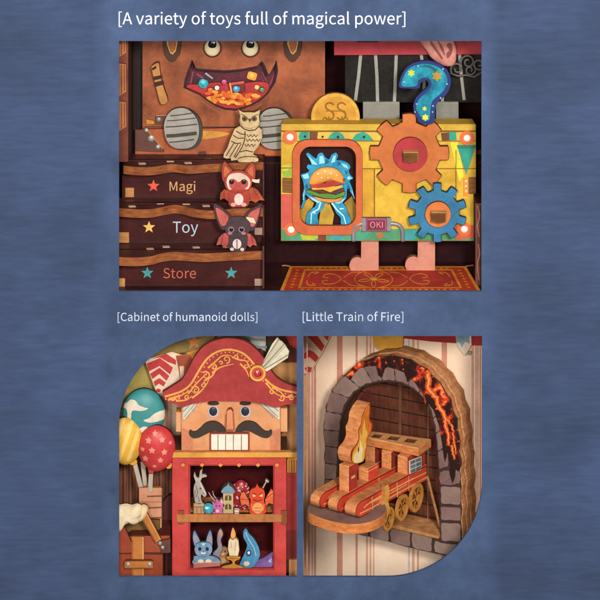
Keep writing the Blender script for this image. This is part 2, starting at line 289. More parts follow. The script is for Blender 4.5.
# ================================================================== the blue display board
def board_material():
    m = bpy.data.materials.new('blue_brushed_paint'); m.use_nodes = True
    nt = m.node_tree; N, L = nt.nodes, nt.links; b = N['Principled BSDF']
    b.inputs['Roughness'].default_value = .8; b.inputs['Specular IOR Level'].default_value = .15
    tc = N.new('ShaderNodeTexCoord')
    def noise(scale, stretch, detail=5, rough=.6):
        mp = N.new('ShaderNodeMapping'); mp.inputs['Scale'].default_value = stretch; L.new(tc.outputs['Object'], mp.inputs['Vector'])
        n = N.new('ShaderNodeTexNoise'); n.inputs['Scale'].default_value = scale; n.inputs['Detail'].default_value = detail; n.inputs['Roughness'].default_value = rough
        L.new(mp.outputs['Vector'], n.inputs['Vector']); return n.outputs['Fac']
    def ramp(src, p0, c0, p1, c1):
        r = N.new('ShaderNodeValToRGB'); e = r.color_ramp.elements
        e[0].position = p0; e[1].position = p1; e[0].color = c0; e[1].color = c1; L.new(src, r.inputs['Fac']); return r.outputs['Color']
    def mix(f, a, c, mode='MIX'):
        x = N.new('ShaderNodeMix'); x.data_type = 'RGBA'; x.blend_type = mode
        if isinstance(f, float): x.inputs['Factor'].default_value = f
        else: L.new(f, x.inputs['Factor'])
        L.new(a, x.inputs[6]); L.new(c, x.inputs[7]); return x.outputs[2]
    # outer bands: long sideways brush strokes
    big = ramp(noise(7, (1, 1, 1.6), 3), .35, lin('#35425d'), .68, lin('#404f72'))
    streak = ramp(noise(210, (.16, 1, 1.0), 4, .6), .32, (.83, .84, .86, 1), .7, (1.09, 1.09, 1.08, 1))
    side = mix(1.0, big, streak, 'MULTIPLY')
    # middle: dabbed paint with blotches
    b1 = ramp(noise(14, (1, 1, 1), 6, .62), .32, lin('#32415b'), .7, lin('#485a7e'))
    b2 = ramp(noise(110, (.6, 1, 1), 5, .7), .3, (.88, .89, .91, 1), .7, (1.08, 1.08, 1.07, 1))
    mid = mix(1.0, b1, b2, 'MULTIPLY')
    sp = N.new('ShaderNodeSeparateXYZ'); L.new(tc.outputs['Object'], sp.inputs['Vector'])
    ab = N.new('ShaderNodeMath'); ab.operation = 'ABSOLUTE'
    sh = N.new('ShaderNodeMath'); sh.operation = 'ADD'; sh.inputs[1].default_value = .003
    L.new(sp.outputs['X'], sh.inputs[0]); L.new(sh.outputs[0], ab.inputs[0])
    mr = N.new('ShaderNodeMapRange'); mr.inputs['From Min'].default_value = .185; mr.inputs['From Max'].default_value = .205; L.new(ab.outputs[0], mr.inputs['Value'])
    L.new(mix(mr.outputs['Result'], mid, side), b.inputs['Base Color'])
    bp = N.new('ShaderNodeBump'); bp.inputs['Strength'].default_value = .25; bp.inputs['Distance'].default_value = .0012
    L.new(noise(140, (.2, 1, 1), 5, .65), bp.inputs['Height']); L.new(bp.outputs['Normal'], b.inputs['Normal'])
    return m
BOARD = board_material()
WHITE_INK = M('#e4e6ee', .05, bump=0)
PALE_INK = M('#c3cbdf', .06, bump=0)

bt = thing('display_board', 'blue brushed display board with three picture windows and white headings', 'board', (0, 0, -.42))
b = MB()
holeA = rect(119, 41, 481.5, 291.5)
holeB = [(296.8, 336), (296.8, 577), (119, 577)] + circ(209, 426, 90, n=24, a0=180, a1=270)
holeC = [(303.5, 577), (303.5, 336), (482, 336)] + circ(387, 482, 95, n=24, a0=0, a1=90)
b.prism([rect(-160, -160, 760, 760), holeA, holeB, holeC], FY(0), .003, BOARD, M('#46597f'))
b.build('panel', bt)
for nm, txt, x, y, w, k in (('heading', '[A variety of toys full of magical power]', 117, 24.3, 290, WHITE_INK),
                            ('heading', '[Cabinet of humanoid dolls]', 116.5, 321, 142, PALE_INK),
                            ('heading', '[Little Train of Fire]', 301.5, 321, 103, PALE_INK)):
    b = MB(); lettering(b, txt, x, y, w, FY(0), k, t=.0005); b.build(nm, bt)

# ================================================================== WINDOW ONE: the toy shop
MAROON = M('#481f1d', .25, 60, h2='#311414', bump=.2, spec=.1)
MAROON_D = M('#2a1110', .3, 60, bump=.2, spec=.06)
zfA = FY(.004).hit(300, 293).z
def yof(py, z): return FZ(z).hit(300, py).y
FLOOR_A = FZ(zfA)
b = MB(); b.box(-.22, .22, .003, .16, zfA - .004, zfA, M('#3e1c1d', .3, 40, .4, .2, h2='#260f10', stretch=(1, 6, 1)))
struct(b.build('shop_floor'))
b = MB(); b.box(-.22, .22, .150, .154, zfA, .33, M('#28090c', .3, 50, h2='#130506', spec=.04))
struct(b.build('shop_wall'))
for x0, x1, y0, y1, z0_, z1_, m in ((-.203, -.199, .004, .15, zfA, .30, MAROON_D), (.199, .203, .004, .15, zfA, .30, MAROON_D), (-.203, -.199, .004, .14, -.335, -.012, M('#b58a6c', .12, 50)), (-.0008, .0008, .03, .30, -.335, -.012, M('#c9a486', .1, 50)), (.203, .207, .004, .20, -.335, -.012, M('#d8b79a', .1, 50))):
    b = MB(); b.box(x0, x1, y0, y1, z0_, z1_, m); struct(b.build('side_wall'))
# stage front under the chest and machine
yP = yof(262, zfA)
pl = thing('wooden_plinth', 'dark maroon panelled plinth behind the yellow machine', 'plinth', (0, yP, zfA))
plate('panel', pl, FY(yP), .02, M('#32161a', .3, 50, h2='#200c0e', spec=.05), rect(240, 152, 486, 262.3), M('#2a1213', spec=.05),
      strips=[(BLACK, 1.0, [(262, 163), (486, 163)]), (BLACK, 1.2, [(263, 152), (263, 262)]), (BLACK, .8, [(277, 163), (277, 240)])])
plate('cap', pl, FY(yP - .003), .024, M('#4a2622', .25, 50), rect(255, 150, 486, 154.5), MAROON)
# left pillar with carved panels
lp = thing('carved_pillar', 'brown carved wooden pillar at the left edge of the shop', 'pillar', FLOOR_A.hit(122, 291))
BR = M('#7d4028', .22, 45, h2='#59261d'); BRL = M('#a9683f', .2, 60)
plate('post', lp, FY(.03), .07, BR, rect(117, 30, 128.5, 162), M('#3a1713', .2, 50))
for y0, y1 in ((30, 58), (63, 97), (101, 132)):
    plate('carved_panel', lp, FY(.027), .003, BRL, [(119, y0), (126, y0 + 1), (126.5, y1 - 5), (119, y1)], BR,
          strips=[(BR, .8, [(121.5, y0 + 2), (121.5, y1 - 3)]), (BR, .8, [(124.4, y0 + 2), (124.6, y1 - 6)])])
plate('gap_shade', lp, FY(.10), .05, M('#1c0a0a', .3), rect(127, 30, 143, 160), M('#120606'))  # near-black sheet paints in the shade of the gap beside the chest
# right trim
rt = thing('carved_trim', 'narrow reddish carved trim strip at the right edge of the shop', 'trim', FLOOR_A.hit(479, 285))
plate('post', rt, FY(.025), .03, M('#6d352f', .3, 60, h2='#8c5145'), rect(475.5, 203, 487, 289.5), MAROON,
      strips=[(M('#b07d68'), 1.3, sm([(477.5, 206), (479.5, 216), (477.5, 226), (479.5, 237)], 5, False)), (M('#3b1715'), 1, [(480.5, 205), (480.5, 286)]), (M('#b07d68'), 1.3, sm([(478, 244), (479.5, 254), (477.5, 264), (479, 280)], 5, False))])

# ------------------------------------------------------------------ staircase
st = thing('wavy_staircase', 'dark maroon three step staircase with wavy wooden nosings, stars and words', 'stairs', FLOOR_A.hit(190, 289))
TREAD = M('#5c302c', .25, 45, .42, .2, h2='#3d1d1c', stretch=(.4, 1, 1)); NOSE = wood('#683019', '#a96536', (1.2, 1, 5), 70)
RISER = M('#4c2221', .25, 45, .5, .2, h2='#321414', stretch=(.4, 1, 1), spec=.12); TENON = wood('#a06638', '#c99560', (1, 1, 3), 60)
SLOT = M('#c9a48c', .15)
yR3 = .023
z3 = FY(.0065).hit(0, 256).z; yR2 = yof(243, z3)
z2 = FY(yR2 - .012).hit(0, 208).z; yR1 = yof(198, z2)
z1 = FY(yR1 - .012).hit(0, 165).z; yC = yof(153.5, z1)
ORA = M('#d4523c', .1); YEL = M('#d9b25c', .1); TEA = M('#3f8f92', .1)
defs = [
 (yR1, 160, 198.4, 122, M('#c49860', .08, bump=0), 'Magi', 168.3, 191, 28, [(ORA, 153.5, 186)], (125.2, 188, 134, 197.3)),
 (yR2, 203, 243.4, 118, M('#a3c0cc', .08, bump=0), 'Toy', 172.3, 232.7, 26, [(YEL, 149, 227.3)], (118.5, 232.5, 129, 243)),
 (yR3, 250, 289.3, 117, M('#b85847', .08, bump=0), 'Store', 162.5, 278.2, 34, [(TEA, 147.3, 273), (TEA, 231.2, 273)], (118.5, 278.5, 125, 287)),
]
for yr, p0, p1, x0, ink, word, wx, wy, ww, stars, ten in defs:
    f = FY(yr)
    b = MB(); b.prism(rect(x0, p0, 262, p1), f, .004, RISER, MAROON)
    b.strip([(x0, p1 - 1.2), (262, p1 - 1.2)], 1, f, BLACK, 1)
    rs = b.build('riser', st, .0003)
    b = MB(); lettering(b, word, wx, wy, ww, f, ink, 1, t=.0003); b.build('word', rs)
    for sm_, sx, sy in stars:
        b = MB(); b.prism(star(sx, sy, 6.4), f, .0004, sm_, sm_, d=-.0004); b.build('star', rs)
    plate('tenon', rs, f, .0015, TENON, rect(*ten), TENON, d=-.0015)
waves = [
 (z3, 8.6, 243, [(117, 257), (135, 257.6), (151, 256.3), (160, 253.8), (173, 252), (190, 252.8), (205, 253.5), (225, 252.5), (245, 251.5), (263, 251)], [(150, 248.6), (166, 246.4), (196, 247), (226, 246.5)]),
 (z2, 8.6, 198, [(117, 208), (135, 209.3), (151, 209.2), (160, 207.5), (173, 205), (182, 205.8), (192, 208.3), (205, 210.3), (216, 210.5), (235, 209), (263, 208)], [(132, 206), (160, 203), (186, 203.5), (206, 205.5)]),
 (z1, 8.4, 153, [(123.5, 165.6), (137, 167), (150, 167), (160, 166), (173, 164), (189, 165.6), (205, 164.5), (214, 164), (235, 163), (263, 162)], [(142, 163.2), (170, 160.8), (188, 162.6), (208, 159.5)]),
]
for z, th, pb, edge, slots in waves:
    f = FZ(z)
    e = sm(edge, 6, False)
    b = MB(); b.prism(e + [(263, pb), (edge[0][0], pb)], f, th / 1000, TREAD, NOSE)
    tr = b.build('tread', st, .0006)
    for sx, sy in slots:
        b = MB(); b.prism([(sx - 4, sy - .7), (sx + 3, sy - .9), (sx + 4, sy + .5), (sx - 3, sy + .7)], f, .0006, SLOT, SLOT, d=-.0006); b.build('slot', tr)
for ys, f in ((228, FY(yR2 - .001)), (252, FY(yR3 + .02)), (279, FY(yR3 - .001))):
    plate('tenon', st, f, .003, M('#a08478', .15), rect(254.5, ys, 262.5, ys + 7), TENON)
plate('side_panel', st, FY(.012), .12, M('#4e2d2a', .25), rect(262.3, 246, 264.5, 289), MAROON)
plate('side_panel', st, FY(yR2 - .002), .08, M('#4e2d2a', .25), rect(262.3, 205, 264.5, 252), MAROON)
plate('side_panel', st, FY(yR1 - .002), .05, M('#4e2d2a', .25), rect(262.3, 162, 264.5, 212), MAROON)

# ------------------------------------------------------------------ monster chest
LEATHER = M('#6d321c', .2, 30, .55, .2, h2='#b2623a', wear=.55, detail=7, contrast=.22)
LEATHER_B = M('#883f28', .2, 24, .6, .2, h2='#bd6638', detail=7, contrast=.22)
SCORCH = M('#3d2116', .2)
mc = thing('monster_toy_chest', 'orange brown leather monster chest with round eyes and a wide open treasure mouth', 'toy chest', (FY(yC).hit(212, 155).x, yC, z1))
fC = FY(yC + .001)
mouth = [(192, 60.5), (194.7, 67.5), (198, 69.2), (212, 70.3), (226, 71), (242, 69.6), (254, 67.2), (258, 66.3), (259.6, 64), (261.8, 61.5), (264.5, 66), (268, 75), (271, 73), (274, 67), (276.2, 60.8), (277.4, 71), (275, 82), (268, 93), (261, 99.5), (253, 104.2), (244, 108), (235, 110), (225, 109), (216.7, 106), (207, 100), (200, 94.5), (191, 90.5), (184, 87.5), (185.5, 79), (189, 69)]
mouth_s = []
for i, p in enumerate(mouth): mouth_s.append(p)
b = MB()
b.prism([rect(142.5, 20, 325, 156.2), mouth_s], fC, .004, LEATHER, SCORCH)
b.strip(sm([(184, 92), (198, 99), (207, 105), (220, 112.5), (235, 115), (250, 111), (262, 103.5)], 5, False), 1.6, fC, M('#95502b', .15), 1)
b.strip([(143, 127), (325, 127)], .9, fC, SCORCH, 1)
body = b.build('front_panel', mc, .0004)
# dark line round the lips
b = MB(); b.strip(mouth + mouth[:2], 1.5, fC, M('#2a1013', .2), 2); b.build('lip_line', mc)
# box behind
b = MB()
x0, x1 = fC.hit(142.5, 100).x, fC.hit(325, 100).x; zt, zb = fC.hit(0, 20).z, fC.hit(0, 156).z
b.box(x0, x0 + .003, yC + .005, .148, zb, zt, LEATHER_B); b.build('box_side', mc)
b = MB(); b.box(x1 - .003, x1, yC + .005, .148, zb, zt, LEATHER_B); b.build('box_side', mc)
fM = fC.back(.012)
mi = plate('mouth_lining', mc, fM, .003, M('#3a1420', .3, 70, h2='#6a2534'), rect(178, 54, 286, 118), INK,
      strips=[(M('#8d4050'), 1.6, [(190, 86), (193, 72)]), (M('#8d4050'), 1.8, [(204, 79), (197, 74)]), (M('#8a3c4c'), 1.4, [(268, 90), (274, 75)]), (M('#8a3c4c'), 1.2, [(263, 80), (266, 92)]), (M('#7a3041'), 1.2, [(262, 72), (268, 84)])])
fT = fM.back(-.002)
plate('tongue', mi, fT, .002, M('#c23434', .2, 60, h2='#a02630'), sm([(186, 87), (203, 84), (220, 82), (236, 85), (250, 82), (269, 84), (264, 106), (240, 116), (212, 113)], 5), INK)
GOLD = M('#e08a2a', .25, 150, h2='#f0b043', rough=.4)
fG = fT.back(-.002)
random.seed(3)
for cx, cy, nx, ny, cnt in ((220, 97, 13, 6, 30), (245, 99.5, 13, 6.5, 34)):
    b = MB()
    for i in range(cnt):
        x, y = cx + random.uniform(-nx, nx), cy + random.uniform(-ny, ny)
        b.prism(rot(circ(x, y, 3.4, 1.7, 10), x, y, random.uniform(-30, 30)), fG.back(-.00012 * i - (.00006 if cx > 230 else 0)), .0004, M(('#e27a24', '#eda03a', '#d45a20')[i % 3], .12), SCORCH)
    b.build('coin_pile', mi)
plate('treasure_box', mi, fG.back(-.0062), .002, M('#6d2a24', .2), [(229, 83), (244, 81), (245, 92), (231, 93)], INK,
      marks=[(M('#c8513d'), [(229, 83), (244, 81), (244.3, 83.3), (229.3, 85.2)]), (M('#d98d58'), [(229, 83), (230.6, 82.8), (232.5, 93), (231, 93)])])
plate('blue_gem', mi, fG.back(-.0085), .002, M('#4a8fbf', .2), circ(236.3, 89, 3.8, n=8), INK, marks=[(M('#9fd0e4'), [(234.5, 87.5), (236.5, 86.4), (237.5, 88.6), (235.5, 89.5)])])
plate('turquoise_gem', mi, fG, .002, M('#2fa3b5', .2), circ(203.2, 83.6, 5.3, n=8), INK, marks=[(M('#67cbd6'), [(200, 82), (203, 79.8), (206, 81.6), (203.4, 84)]), (M('#1f7d92'), [(201, 85.2), (204, 85), (204.4, 88)])])
plate('orange_jewel', mi, fG, .002, M('#e8912e', .2), rot(rect(247, 72, 256.5, 80, 2), 252, 77, 15), INK, marks=[(M('#f4b95e'), circ(252, 75.6, 2.4, n=10))])
plate('pearl', mi, fG, .002, M('#d8c178', .1), circ(256.8, 87.2, 2.6, n=14), INK)
plate('pearl', mi, fG.back(-.006), .002, M('#d9cfc4', .1), circ(217, 87.8, 2.6, n=14), INK)
plate('pink_gem', mi, fG.back(-.003), .002, M('#c04a7a', .2), circ(224, 82, 3.2, n=6), INK, marks=[(M('#e090b0'), [(222.4, 81), (224.4, 79.8), (225, 82)])])
plate('green_gem', mi, fG.back(-.003), .002, M('#3f9a5a', .2), circ(262, 90, 3, n=6), INK, marks=[(M('#8fd0a0'), [(260.6, 89), (262.4, 88), (262.8, 90)])])
plate('orange_jewel', mi, fG.back(-.003), .002, M('#d8642a', .2), circ(210.5, 90.5, 3.4, n=8), INK, marks=[(M('#f0a060'), [(209, 89.4), (211, 88.4), (211.4, 90.6)])])
plate('silver_rod', mi, fG, .002, M('#9a9aa4', .1), [(204, 73.6), (206, 72), (213.8, 78.2), (212.4, 79.6)], INK)
# eyes
for ex in (212.3, 250.3):
    b = MB(); b.dome(circ(ex, 48, 9.6, 9.8), fC, .003, M('#57331f', .2), rings=4); e = b.build('eye', mc, smooth=True)
    b = MB(); b.dome(circ(ex, 47.8, 8, 8.4, 40), fC.back(-.0015), .0045, M('#e3d2ad', .08, bump=0, rough=.35), rings=14, c=(ex, 47.8)); b.build('eyeball', e, smooth=True)
    b = MB(); b.dome(circ(ex, 44.6, 4.2, 4.4, 30), fC.back(-.0052), .0012, M('#171a1c', .05, bump=0, rough=.2), rings=6); b.build('pupil', e, smooth=True)
    b = MB(); b.dome(circ(ex + 1.7, 42.6, 1.1, n=12), fC.back(-.0062), .0005, M('#f4efe2', .03, bump=0), rings=3); b.build('glint', e, smooth=True)
# strap tips hanging from the lid
for sx in (172.2, 292.8):
    o = [(sx - 9.5, 28), (sx + 9.5, 28), (sx + 9.2, 46), (sx + 7.5, 55), (sx + 3, 61), (sx, 62.3), (sx - 3.4, 61), (sx - 8, 55), (sx - 9.6, 45)]
    s1 = plate('strap_tip', mc, fC, .002, M('#4d2e1d', .25, 60), o, SCORCH, d=-.002)
    i = [(sx - 5.6, 28), (sx + 5.8, 28), (sx + 5.6, 44), (sx + 4, 51), (sx + .5, 55), (sx - 2.4, 53.4), (sx - 5.6, 45)]
    plate('gold_piping', s1, fC.back(-.002), .001, M('#c99a52', .15), i, SCORCH, d=-.001)
    plate('leather_inlay', s1, fC.back(-.003), .0006, M('#a55f33', .2), scl(i, sx, 40, .68, .86), SCORCH, d=-.0006)
# carry handle
hd = [(151.5, 66.5), (158.5, 62.5), (160, 70), (161.5, 79), (164, 88), (168, 101), (161, 104.5), (157, 92), (154.5, 82), (152.4, 74)]
h = plate('carry_handle', mc, fC, .006, M('#c28a4c', .2, 60, h2='#9c6232'), sm(hd, 3), EDGE_D, d=-.007)
for q in ([(153, 77), (162, 75), (162.5, 78.5), (154, 80.5)], [(154.5, 82.5), (163, 80.5), (164, 84.5), (155.5, 87)], [(151.5, 68.5), (156, 66), (156.5, 68.5), (152.5, 70.5)]):
    plate('handle_band', h, fC.back(-.007), .001, M('#33190f', .2), q, SCORCH, d=-.001)
# lower plank, straps, brackets
lw = plate('lower_plank', mc, fC, .003, LEATHER_B, [(135, 129.3), (286, 127.5), (286, 155.6), (135, 155.2)], SCORCH, d=-.003,
      marks=[(M('#c98d3a', .25, 60), sm([(178, 132), (212, 131), (230, 134), (206, 139), (180, 138)], 4)), (M('#5e2f1e'), [(198, 151.5), (206, 151), (206.5, 155), (198, 155)])])
fL = fC.back(-.003)
br = plate('corner_bracket', mc, fL, .0014, M('#5f3a30', .2, 60), [(135, 130), (146, 129), (149, 133), (164, 149.5), (164, 152.5), (135, 151)], SCORCH, d=-.0014, strips=[(M('#b58a55'), .7, [(147, 130), (163, 149)])])
for x, y, r in ((146.5, 130.3, 2), (151.3, 138.4, 3.2), (158, 147, 2.2)): rivet(br, fL.back(-.0014), x, y, r, .0014, M('#a9a4a0', .12, metal=.3, rough=.4))
sb = plate('side_strap', mc, fC, .002, M('#5d382e', .2), [(155.5, 115), (176, 114.5), (176, 124), (155.5, 124.5)], SCORCH, d=-.002, strips=[(M('#b98463'), .9, [(156, 115.4), (175, 114.9)])])
rivet(sb, fC.back(-.002), 158.7, 119.6, 2.4, .0012, M('#8d8782', .12, metal=.3, rough=.4))
plate('brass_corner', mc, fC, .001, M('#c98a2e', .25), [(146, 119), (154, 120.5), (155, 124), (146.5, 124.5)], SCORCH, d=-.001)
# paws
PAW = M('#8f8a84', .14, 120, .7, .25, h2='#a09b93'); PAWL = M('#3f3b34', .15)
def paw(cx, cy, sgn):
    rx, ry = 18, 20.3
    o = sm([(cx - rx, cy - 3), (cx - rx + 3, cy - 13), (cx - 8, cy - ry + 1), (cx + 3, cy - ry), (cx + 12, cy - 14), (cx + 16.4, cy - 5), (cx + 16.6, cy + 8), (cx + 11, cy + 17.5), (cx, cy + ry), (cx - 10, cy + 18), (cx - rx + 2, cy + 10)], 6)
    f = FY(yC - .012)
    b = MB(); b.prism(o, f, .005, PAW, PAWL)
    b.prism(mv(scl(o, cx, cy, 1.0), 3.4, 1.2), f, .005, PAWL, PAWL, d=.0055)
    for y0, ww in ((-14, 1.1), (-9, 1.0), (-2.8, 1.2), (6.2, 3.6), (12.5, 1.2)):
        hw = 17.2 * math.sqrt(max(0, 1 - ((y0) / 20.3) ** 2)) - .6
        b.strip([(cx - hw, cy + y0 + 1.2), (cx - hw / 2, cy + y0 + .9), (cx + hw * .4, cy + y0 - .6), (cx + hw * .93, cy + y0 - 1.6)], ww, f, PAWL, 1)
    return b.build('paw', mc, .0005)
paw(182, 128.6, 1); paw(275, 129, 1)

# ------------------------------------------------------------------ figurines on the stairs
def fig(name, label, cat, fr, x, y, group=None): return thing(name, label, cat, fr.hit(x, y), group)
# owl
yO = yof(161.5, z1); fO = FY(yO)
ow = fig('owl_figurine', 'cream carved wooden owl standing on the top stair under the monster mouth', 'owl figurine', fO, 245, 161.5, 'figurines on the stairs')
CREAM = M('#ad9068', .16, 110, .6, .2, h2='#d6bd92'); OWL = M('#4a2f1c', .15)
owl_o = [(238, 108.4), (241, 110.6), (244, 111.8), (249, 111.6), (254, 111.8), (257.5, 110.4), (260.6, 108.4), (260.4, 112.5), (259.6, 116), (260.2, 121), (258.6, 126.5), (262, 129.5), (262.6, 137), (259, 146), (254.5, 151), (253.6, 154.4), (257, 156), (258.8, 158.6), (257, 161.4), (240, 161.8), (237, 160.2), (231, 161), (230.4, 158.4), (226.5, 159), (223, 157.6), (223.6, 153.6), (227, 148), (230.5, 138), (234.5, 128.6), (240.2, 125.4), (239, 121), (239.6, 115)]
b = plate('body', ow, fO, .0035, CREAM, owl_o, EDGE_D,
   strips=[(OWL, 1.20, [(240, 125.4), (244, 129), (249, 130.6), (255, 130), (258.6, 126.5)]), (OWL, 1.05, [(236, 131), (241, 134), (246, 134.5)]), (OWL, 1.05, sm([(245, 131), (244.5, 140), (241, 149), (235, 158)], 4, False)),
           (OWL, 1.05, [(231, 141), (236, 143.5), (241, 143)]), (OWL, 0.90, [(241, 144), (234, 157)]), (OWL, 0.90, [(238, 144), (229.5, 157.5)]), (OWL, 0.90, [(234, 143), (226, 156)]), (OWL, 0.90, [(233, 135), (238, 138.4), (244, 138)])]
   + [(OWL, 0.83, [(247 + 3.6 * i, 134.5), (248.8 + 3.6 * i, 137), (250.6 + 3.6 * i, 134.5)]) for i in range(3)] + [(OWL, 0.83, [(246 + 3.6 * i, 139), (247.8 + 3.6 * i, 141.5), (249.6 + 3.6 * i, 139)]) for i in range(4)]
   + [(OWL, 0.83, [(244.6 + 3.6 * i, 144), (246.4 + 3.6 * i, 146.5), (248.2 + 3.6 * i, 144)]) for i in range(3)] + [(OWL, 0.90, [(240, 152), (246, 150.4), (253, 152)]), (OWL, 0.90, [(240, 157.6), (246, 156.4), (256, 157.4)])])
hdp = plate('head', ow, fO, .0014, M('#c9ae80', .16, 110), [(238.6, 109.4), (243.6, 112.2), (249, 112), (254.6, 112.2), (260, 109.4), (259.2, 116), (259.8, 121), (257.6, 126), (250, 129), (243, 127), (240, 121.5), (240, 115)], EDGE_D, d=-.0014,
   strips=[(OWL, .7, [(241, 114), (246, 116.5), (249.6, 121)]), (OWL, .7, [(258.6, 114), (253.6, 116.5), (250.2, 121)])])
for ex in (244.6, 254.2):
    b = MB(); b.dome(circ(ex, 118.6, 2.9, n=18), fO.back(-.0014), .0008, M('#6b5c38', .2), rings=5); e = b.build('eye', hdp, smooth=True)
    b = MB(); b.dome(circ(ex, 118.6, 1.4, n=12), fO.back(-.002), .0006, INK, rings=3); b.build('pupil', e if False else hdp, smooth=True)
plate('beak', hdp, fO.back(-.0014), .001, M('#4c3a28'), [(248.8, 118.6), (250.8, 118.6), (249.8, 123.4)], OWL, d=-.001)
plate('foot', ow, fO.back(-.001), .004, CREAM, sm([(238, 159), (246, 156.8), (256, 157.2), (258.6, 159.4), (256, 162.2), (240, 162.4)], 4), EDGE_D, d=-.001)

# red bat
yB = yof(206.8, z2); fB = FY(yB)
rb = fig('bat_figurine', 'red bat figurine with a white face sitting on the middle stair', 'bat figurine', fB, 239, 206.8, 'figurines on the stairs')
RED = M('#8e2a24', .2, 90, h2='#b84634'); REDL = M('#d98a6a', .12); FACE = M('#d2b8a6', .12)
for s in (0, 1):
    w = [(232, 191), (224, 189), (220.4, 193), (219.8, 200.5), (224, 198.6), (227.6, 201.6), (231, 199.6), (234, 202)]
    if s: w = [(246, 190), (252.5, 187), (258, 190), (265, 200.8), (259.5, 200.4), (255.5, 203.2), (251, 201), (247.5, 203)]
    plate('wing', rb, fB.back(.001), .0025, M('#93351f', .2, 80, h2='#bf5a32'), w, EDGE_D, strips=[(M('#7b2620'), .6, [(w[1][0], w[1][1] + 1), (w[4][0], w[4][1] - 1)]), (M('#7b2620'), .6, [(w[0][0], w[0][1] + 1), (w[6][0], w[6][1] - 1)])])
plate('body', rb, fB, .003, RED, sm([(231, 188), (247, 188), (249.6, 197), (248.4, 205), (243, 207.2), (234, 207.2), (229, 205), (228.6, 197)], 5), EDGE_D, marks=[(M('#e3c9bf'), circ(238.8, 199.4, 4.6, 5.8, 20)), (M('#d9a497'), circ(233.4, 204.6, 2.7, 2, 12)), (M('#d9a497'), circ(243.8, 204.6, 2.7, 2, 12))])
hd = plate('head', rb, fB.back(-.0005), .003, RED, sm([(224.5, 180), (229, 173), (238, 170.5), (247.5, 173), (252, 180), (251, 187), (245, 191.4), (238, 192.4), (230, 191), (225.4, 187)], 5), EDGE_D, d=-.0012)
ff = fB.back(-.0017)
plate('face_mask', hd, ff, .0006, FACE, sm([(226.4, 182), (229, 175), (236, 172.8), (243, 173.6), (249, 178), (250.6, 184), (247, 189.6), (238, 186), (229.4, 190)], 5), RED, d=-.0006, marks=[(M('#b0493f'), sm([(229, 181), (234, 179), (238.5, 182), (243.5, 179), (248, 181.5), (247, 187), (240, 190), (231, 188.4)], 5))])
for s, pts in ((0, [(223.8, 182), (221.6, 172), (223.8, 161.8), (228.6, 165.4), (232.6, 172.4)]), (1, [(245, 172.6), (248.4, 166), (253, 162.6), (255.4, 171.6), (253.6, 180)])):
    e = plate('ear', rb, fB.back(-.0002), .0028, RED, sm(pts, 4), EDGE_D); c = (sum(p[0] for p in pts) / 5, sum(p[1] for p in pts) / 5)
    plate('ear_inside', e, fB.back(-.0002), .0006, M('#cf7a44', .2, 70, h2='#b04e30'), sm(scl(pts, c[0] + (.6 if s == 0 else -.3), c[1] + 1, .58), 4), RED, d=-.0006)
for ex in (231.6, 243.8):
    b = MB(); b.dome(circ(ex, 181.8, 2.6, n=16), ff.back(-.0008), .0008, M('#2a2622', .1, rough=.2), rings=4); b.build('eye', hd, smooth=True)
plate('nose', hd, ff.back(-.001), .0008, M('#c5454a'), circ(237.8, 185, 1.8, 1.3, 12), RED, d=-.0003)
plate('white_bow', rb, fB.back(-.002), .001, M('#d8c6b6'), [(252, 178.6), (257, 179.4), (260, 178.6), (259.6, 183.4), (255, 183), (252, 181.6)], EDGE_D)

# dark bat
yD = yof(251.5, z3); fD = FY(yD)
db = fig('bat_figurine', 'dark grey bat figurine with huge pink ears on the lowest stair', 'bat figurine', fD, 237, 251.5, 'figurines on the stairs')
DK = M('#36272c', .2, 90, h2='#4c383e'); PINK = M('#c96a62', .15, 60, h2='#a8443f')
for s, pts in ((0, [(231, 232), (223.6, 233), (218.4, 238), (216, 245.6), (221, 244.6), (224.6, 248.2), (228, 245.4), (231, 247)]), (1, [(244, 232), (251, 234), (255.6, 240), (257.2, 246.4), (253, 245), (249.6, 247.6), (246.6, 245), (243, 247)])):
    plate('wing', db, fD.back(.001), .0025, M('#a03c38', .18, 80, h2='#c46054'), pts, EDGE_D, strips=[(M('#6e2a2c'), .6, [pts[1], pts[4]]), (M('#6e2a2c'), .6, [pts[0], pts[6]])])
for s, pts in ((0, [(213.4, 205), (219, 206), (226, 211), (231.5, 217.5), (228, 228), (221.6, 229.6), (216.6, 220)]), (1, [(262, 204.6), (256, 206.6), (249, 211), (245, 217.5), (249, 230), (254.6, 229), (259.4, 217)])):
    e = plate('ear', db, fD.back(.0004), .0028, DK, sm(pts, 4), EDGE_D); c = (sum(p[0] for p in pts) / 7, sum(p[1] for p in pts) / 7)
    plate('ear_inside', e, fD.back(.0004), .0006, PINK, sm(scl(pts, c[0] - (.8 if s == 0 else -.8), c[1] - .4, .72), 4), DK, d=-.0006)
plate('ear_patch', db, fD.back(-.0006), .0006, M('#dcc3a6'), [(245.6, 216.6), (254, 217.6), (256.4, 224), (252, 223), (248, 222)], DK)
plate('body', db, fD, .003, DK, sm([(230.4, 234), (246, 234), (247.4, 243), (245, 250.6), (240, 251.8), (233, 251.4), (229, 249), (228.6, 242)], 5), EDGE_D, marks=[(M('#d6c3bc'), circ(237, 244, 4.4, 5, 18)), (M('#d6c3bc'), circ(232, 249.2, 2, 1.7, 10)), (M('#d6c3bc'), circ(242.2, 249.4, 2, 1.7, 10))], strips=[(DK, .8, [(237, 240), (237, 249)])])
hd = plate('head', db, fD, .003, DK, sm([(225.4, 226), (229.4, 219), (236, 216.8), (244, 217.6), (250, 223), (249.6, 231), (244, 236), (236.6, 237.6), (229, 236), (225.6, 231.6)], 5), EDGE_D, d=-.0014, marks=[(M('#b0626a'), circ(230, 233.4, 2.4, 1.4, 12)), (M('#b0626a'), circ(243.6, 233.4, 2.4, 1.4, 12))])
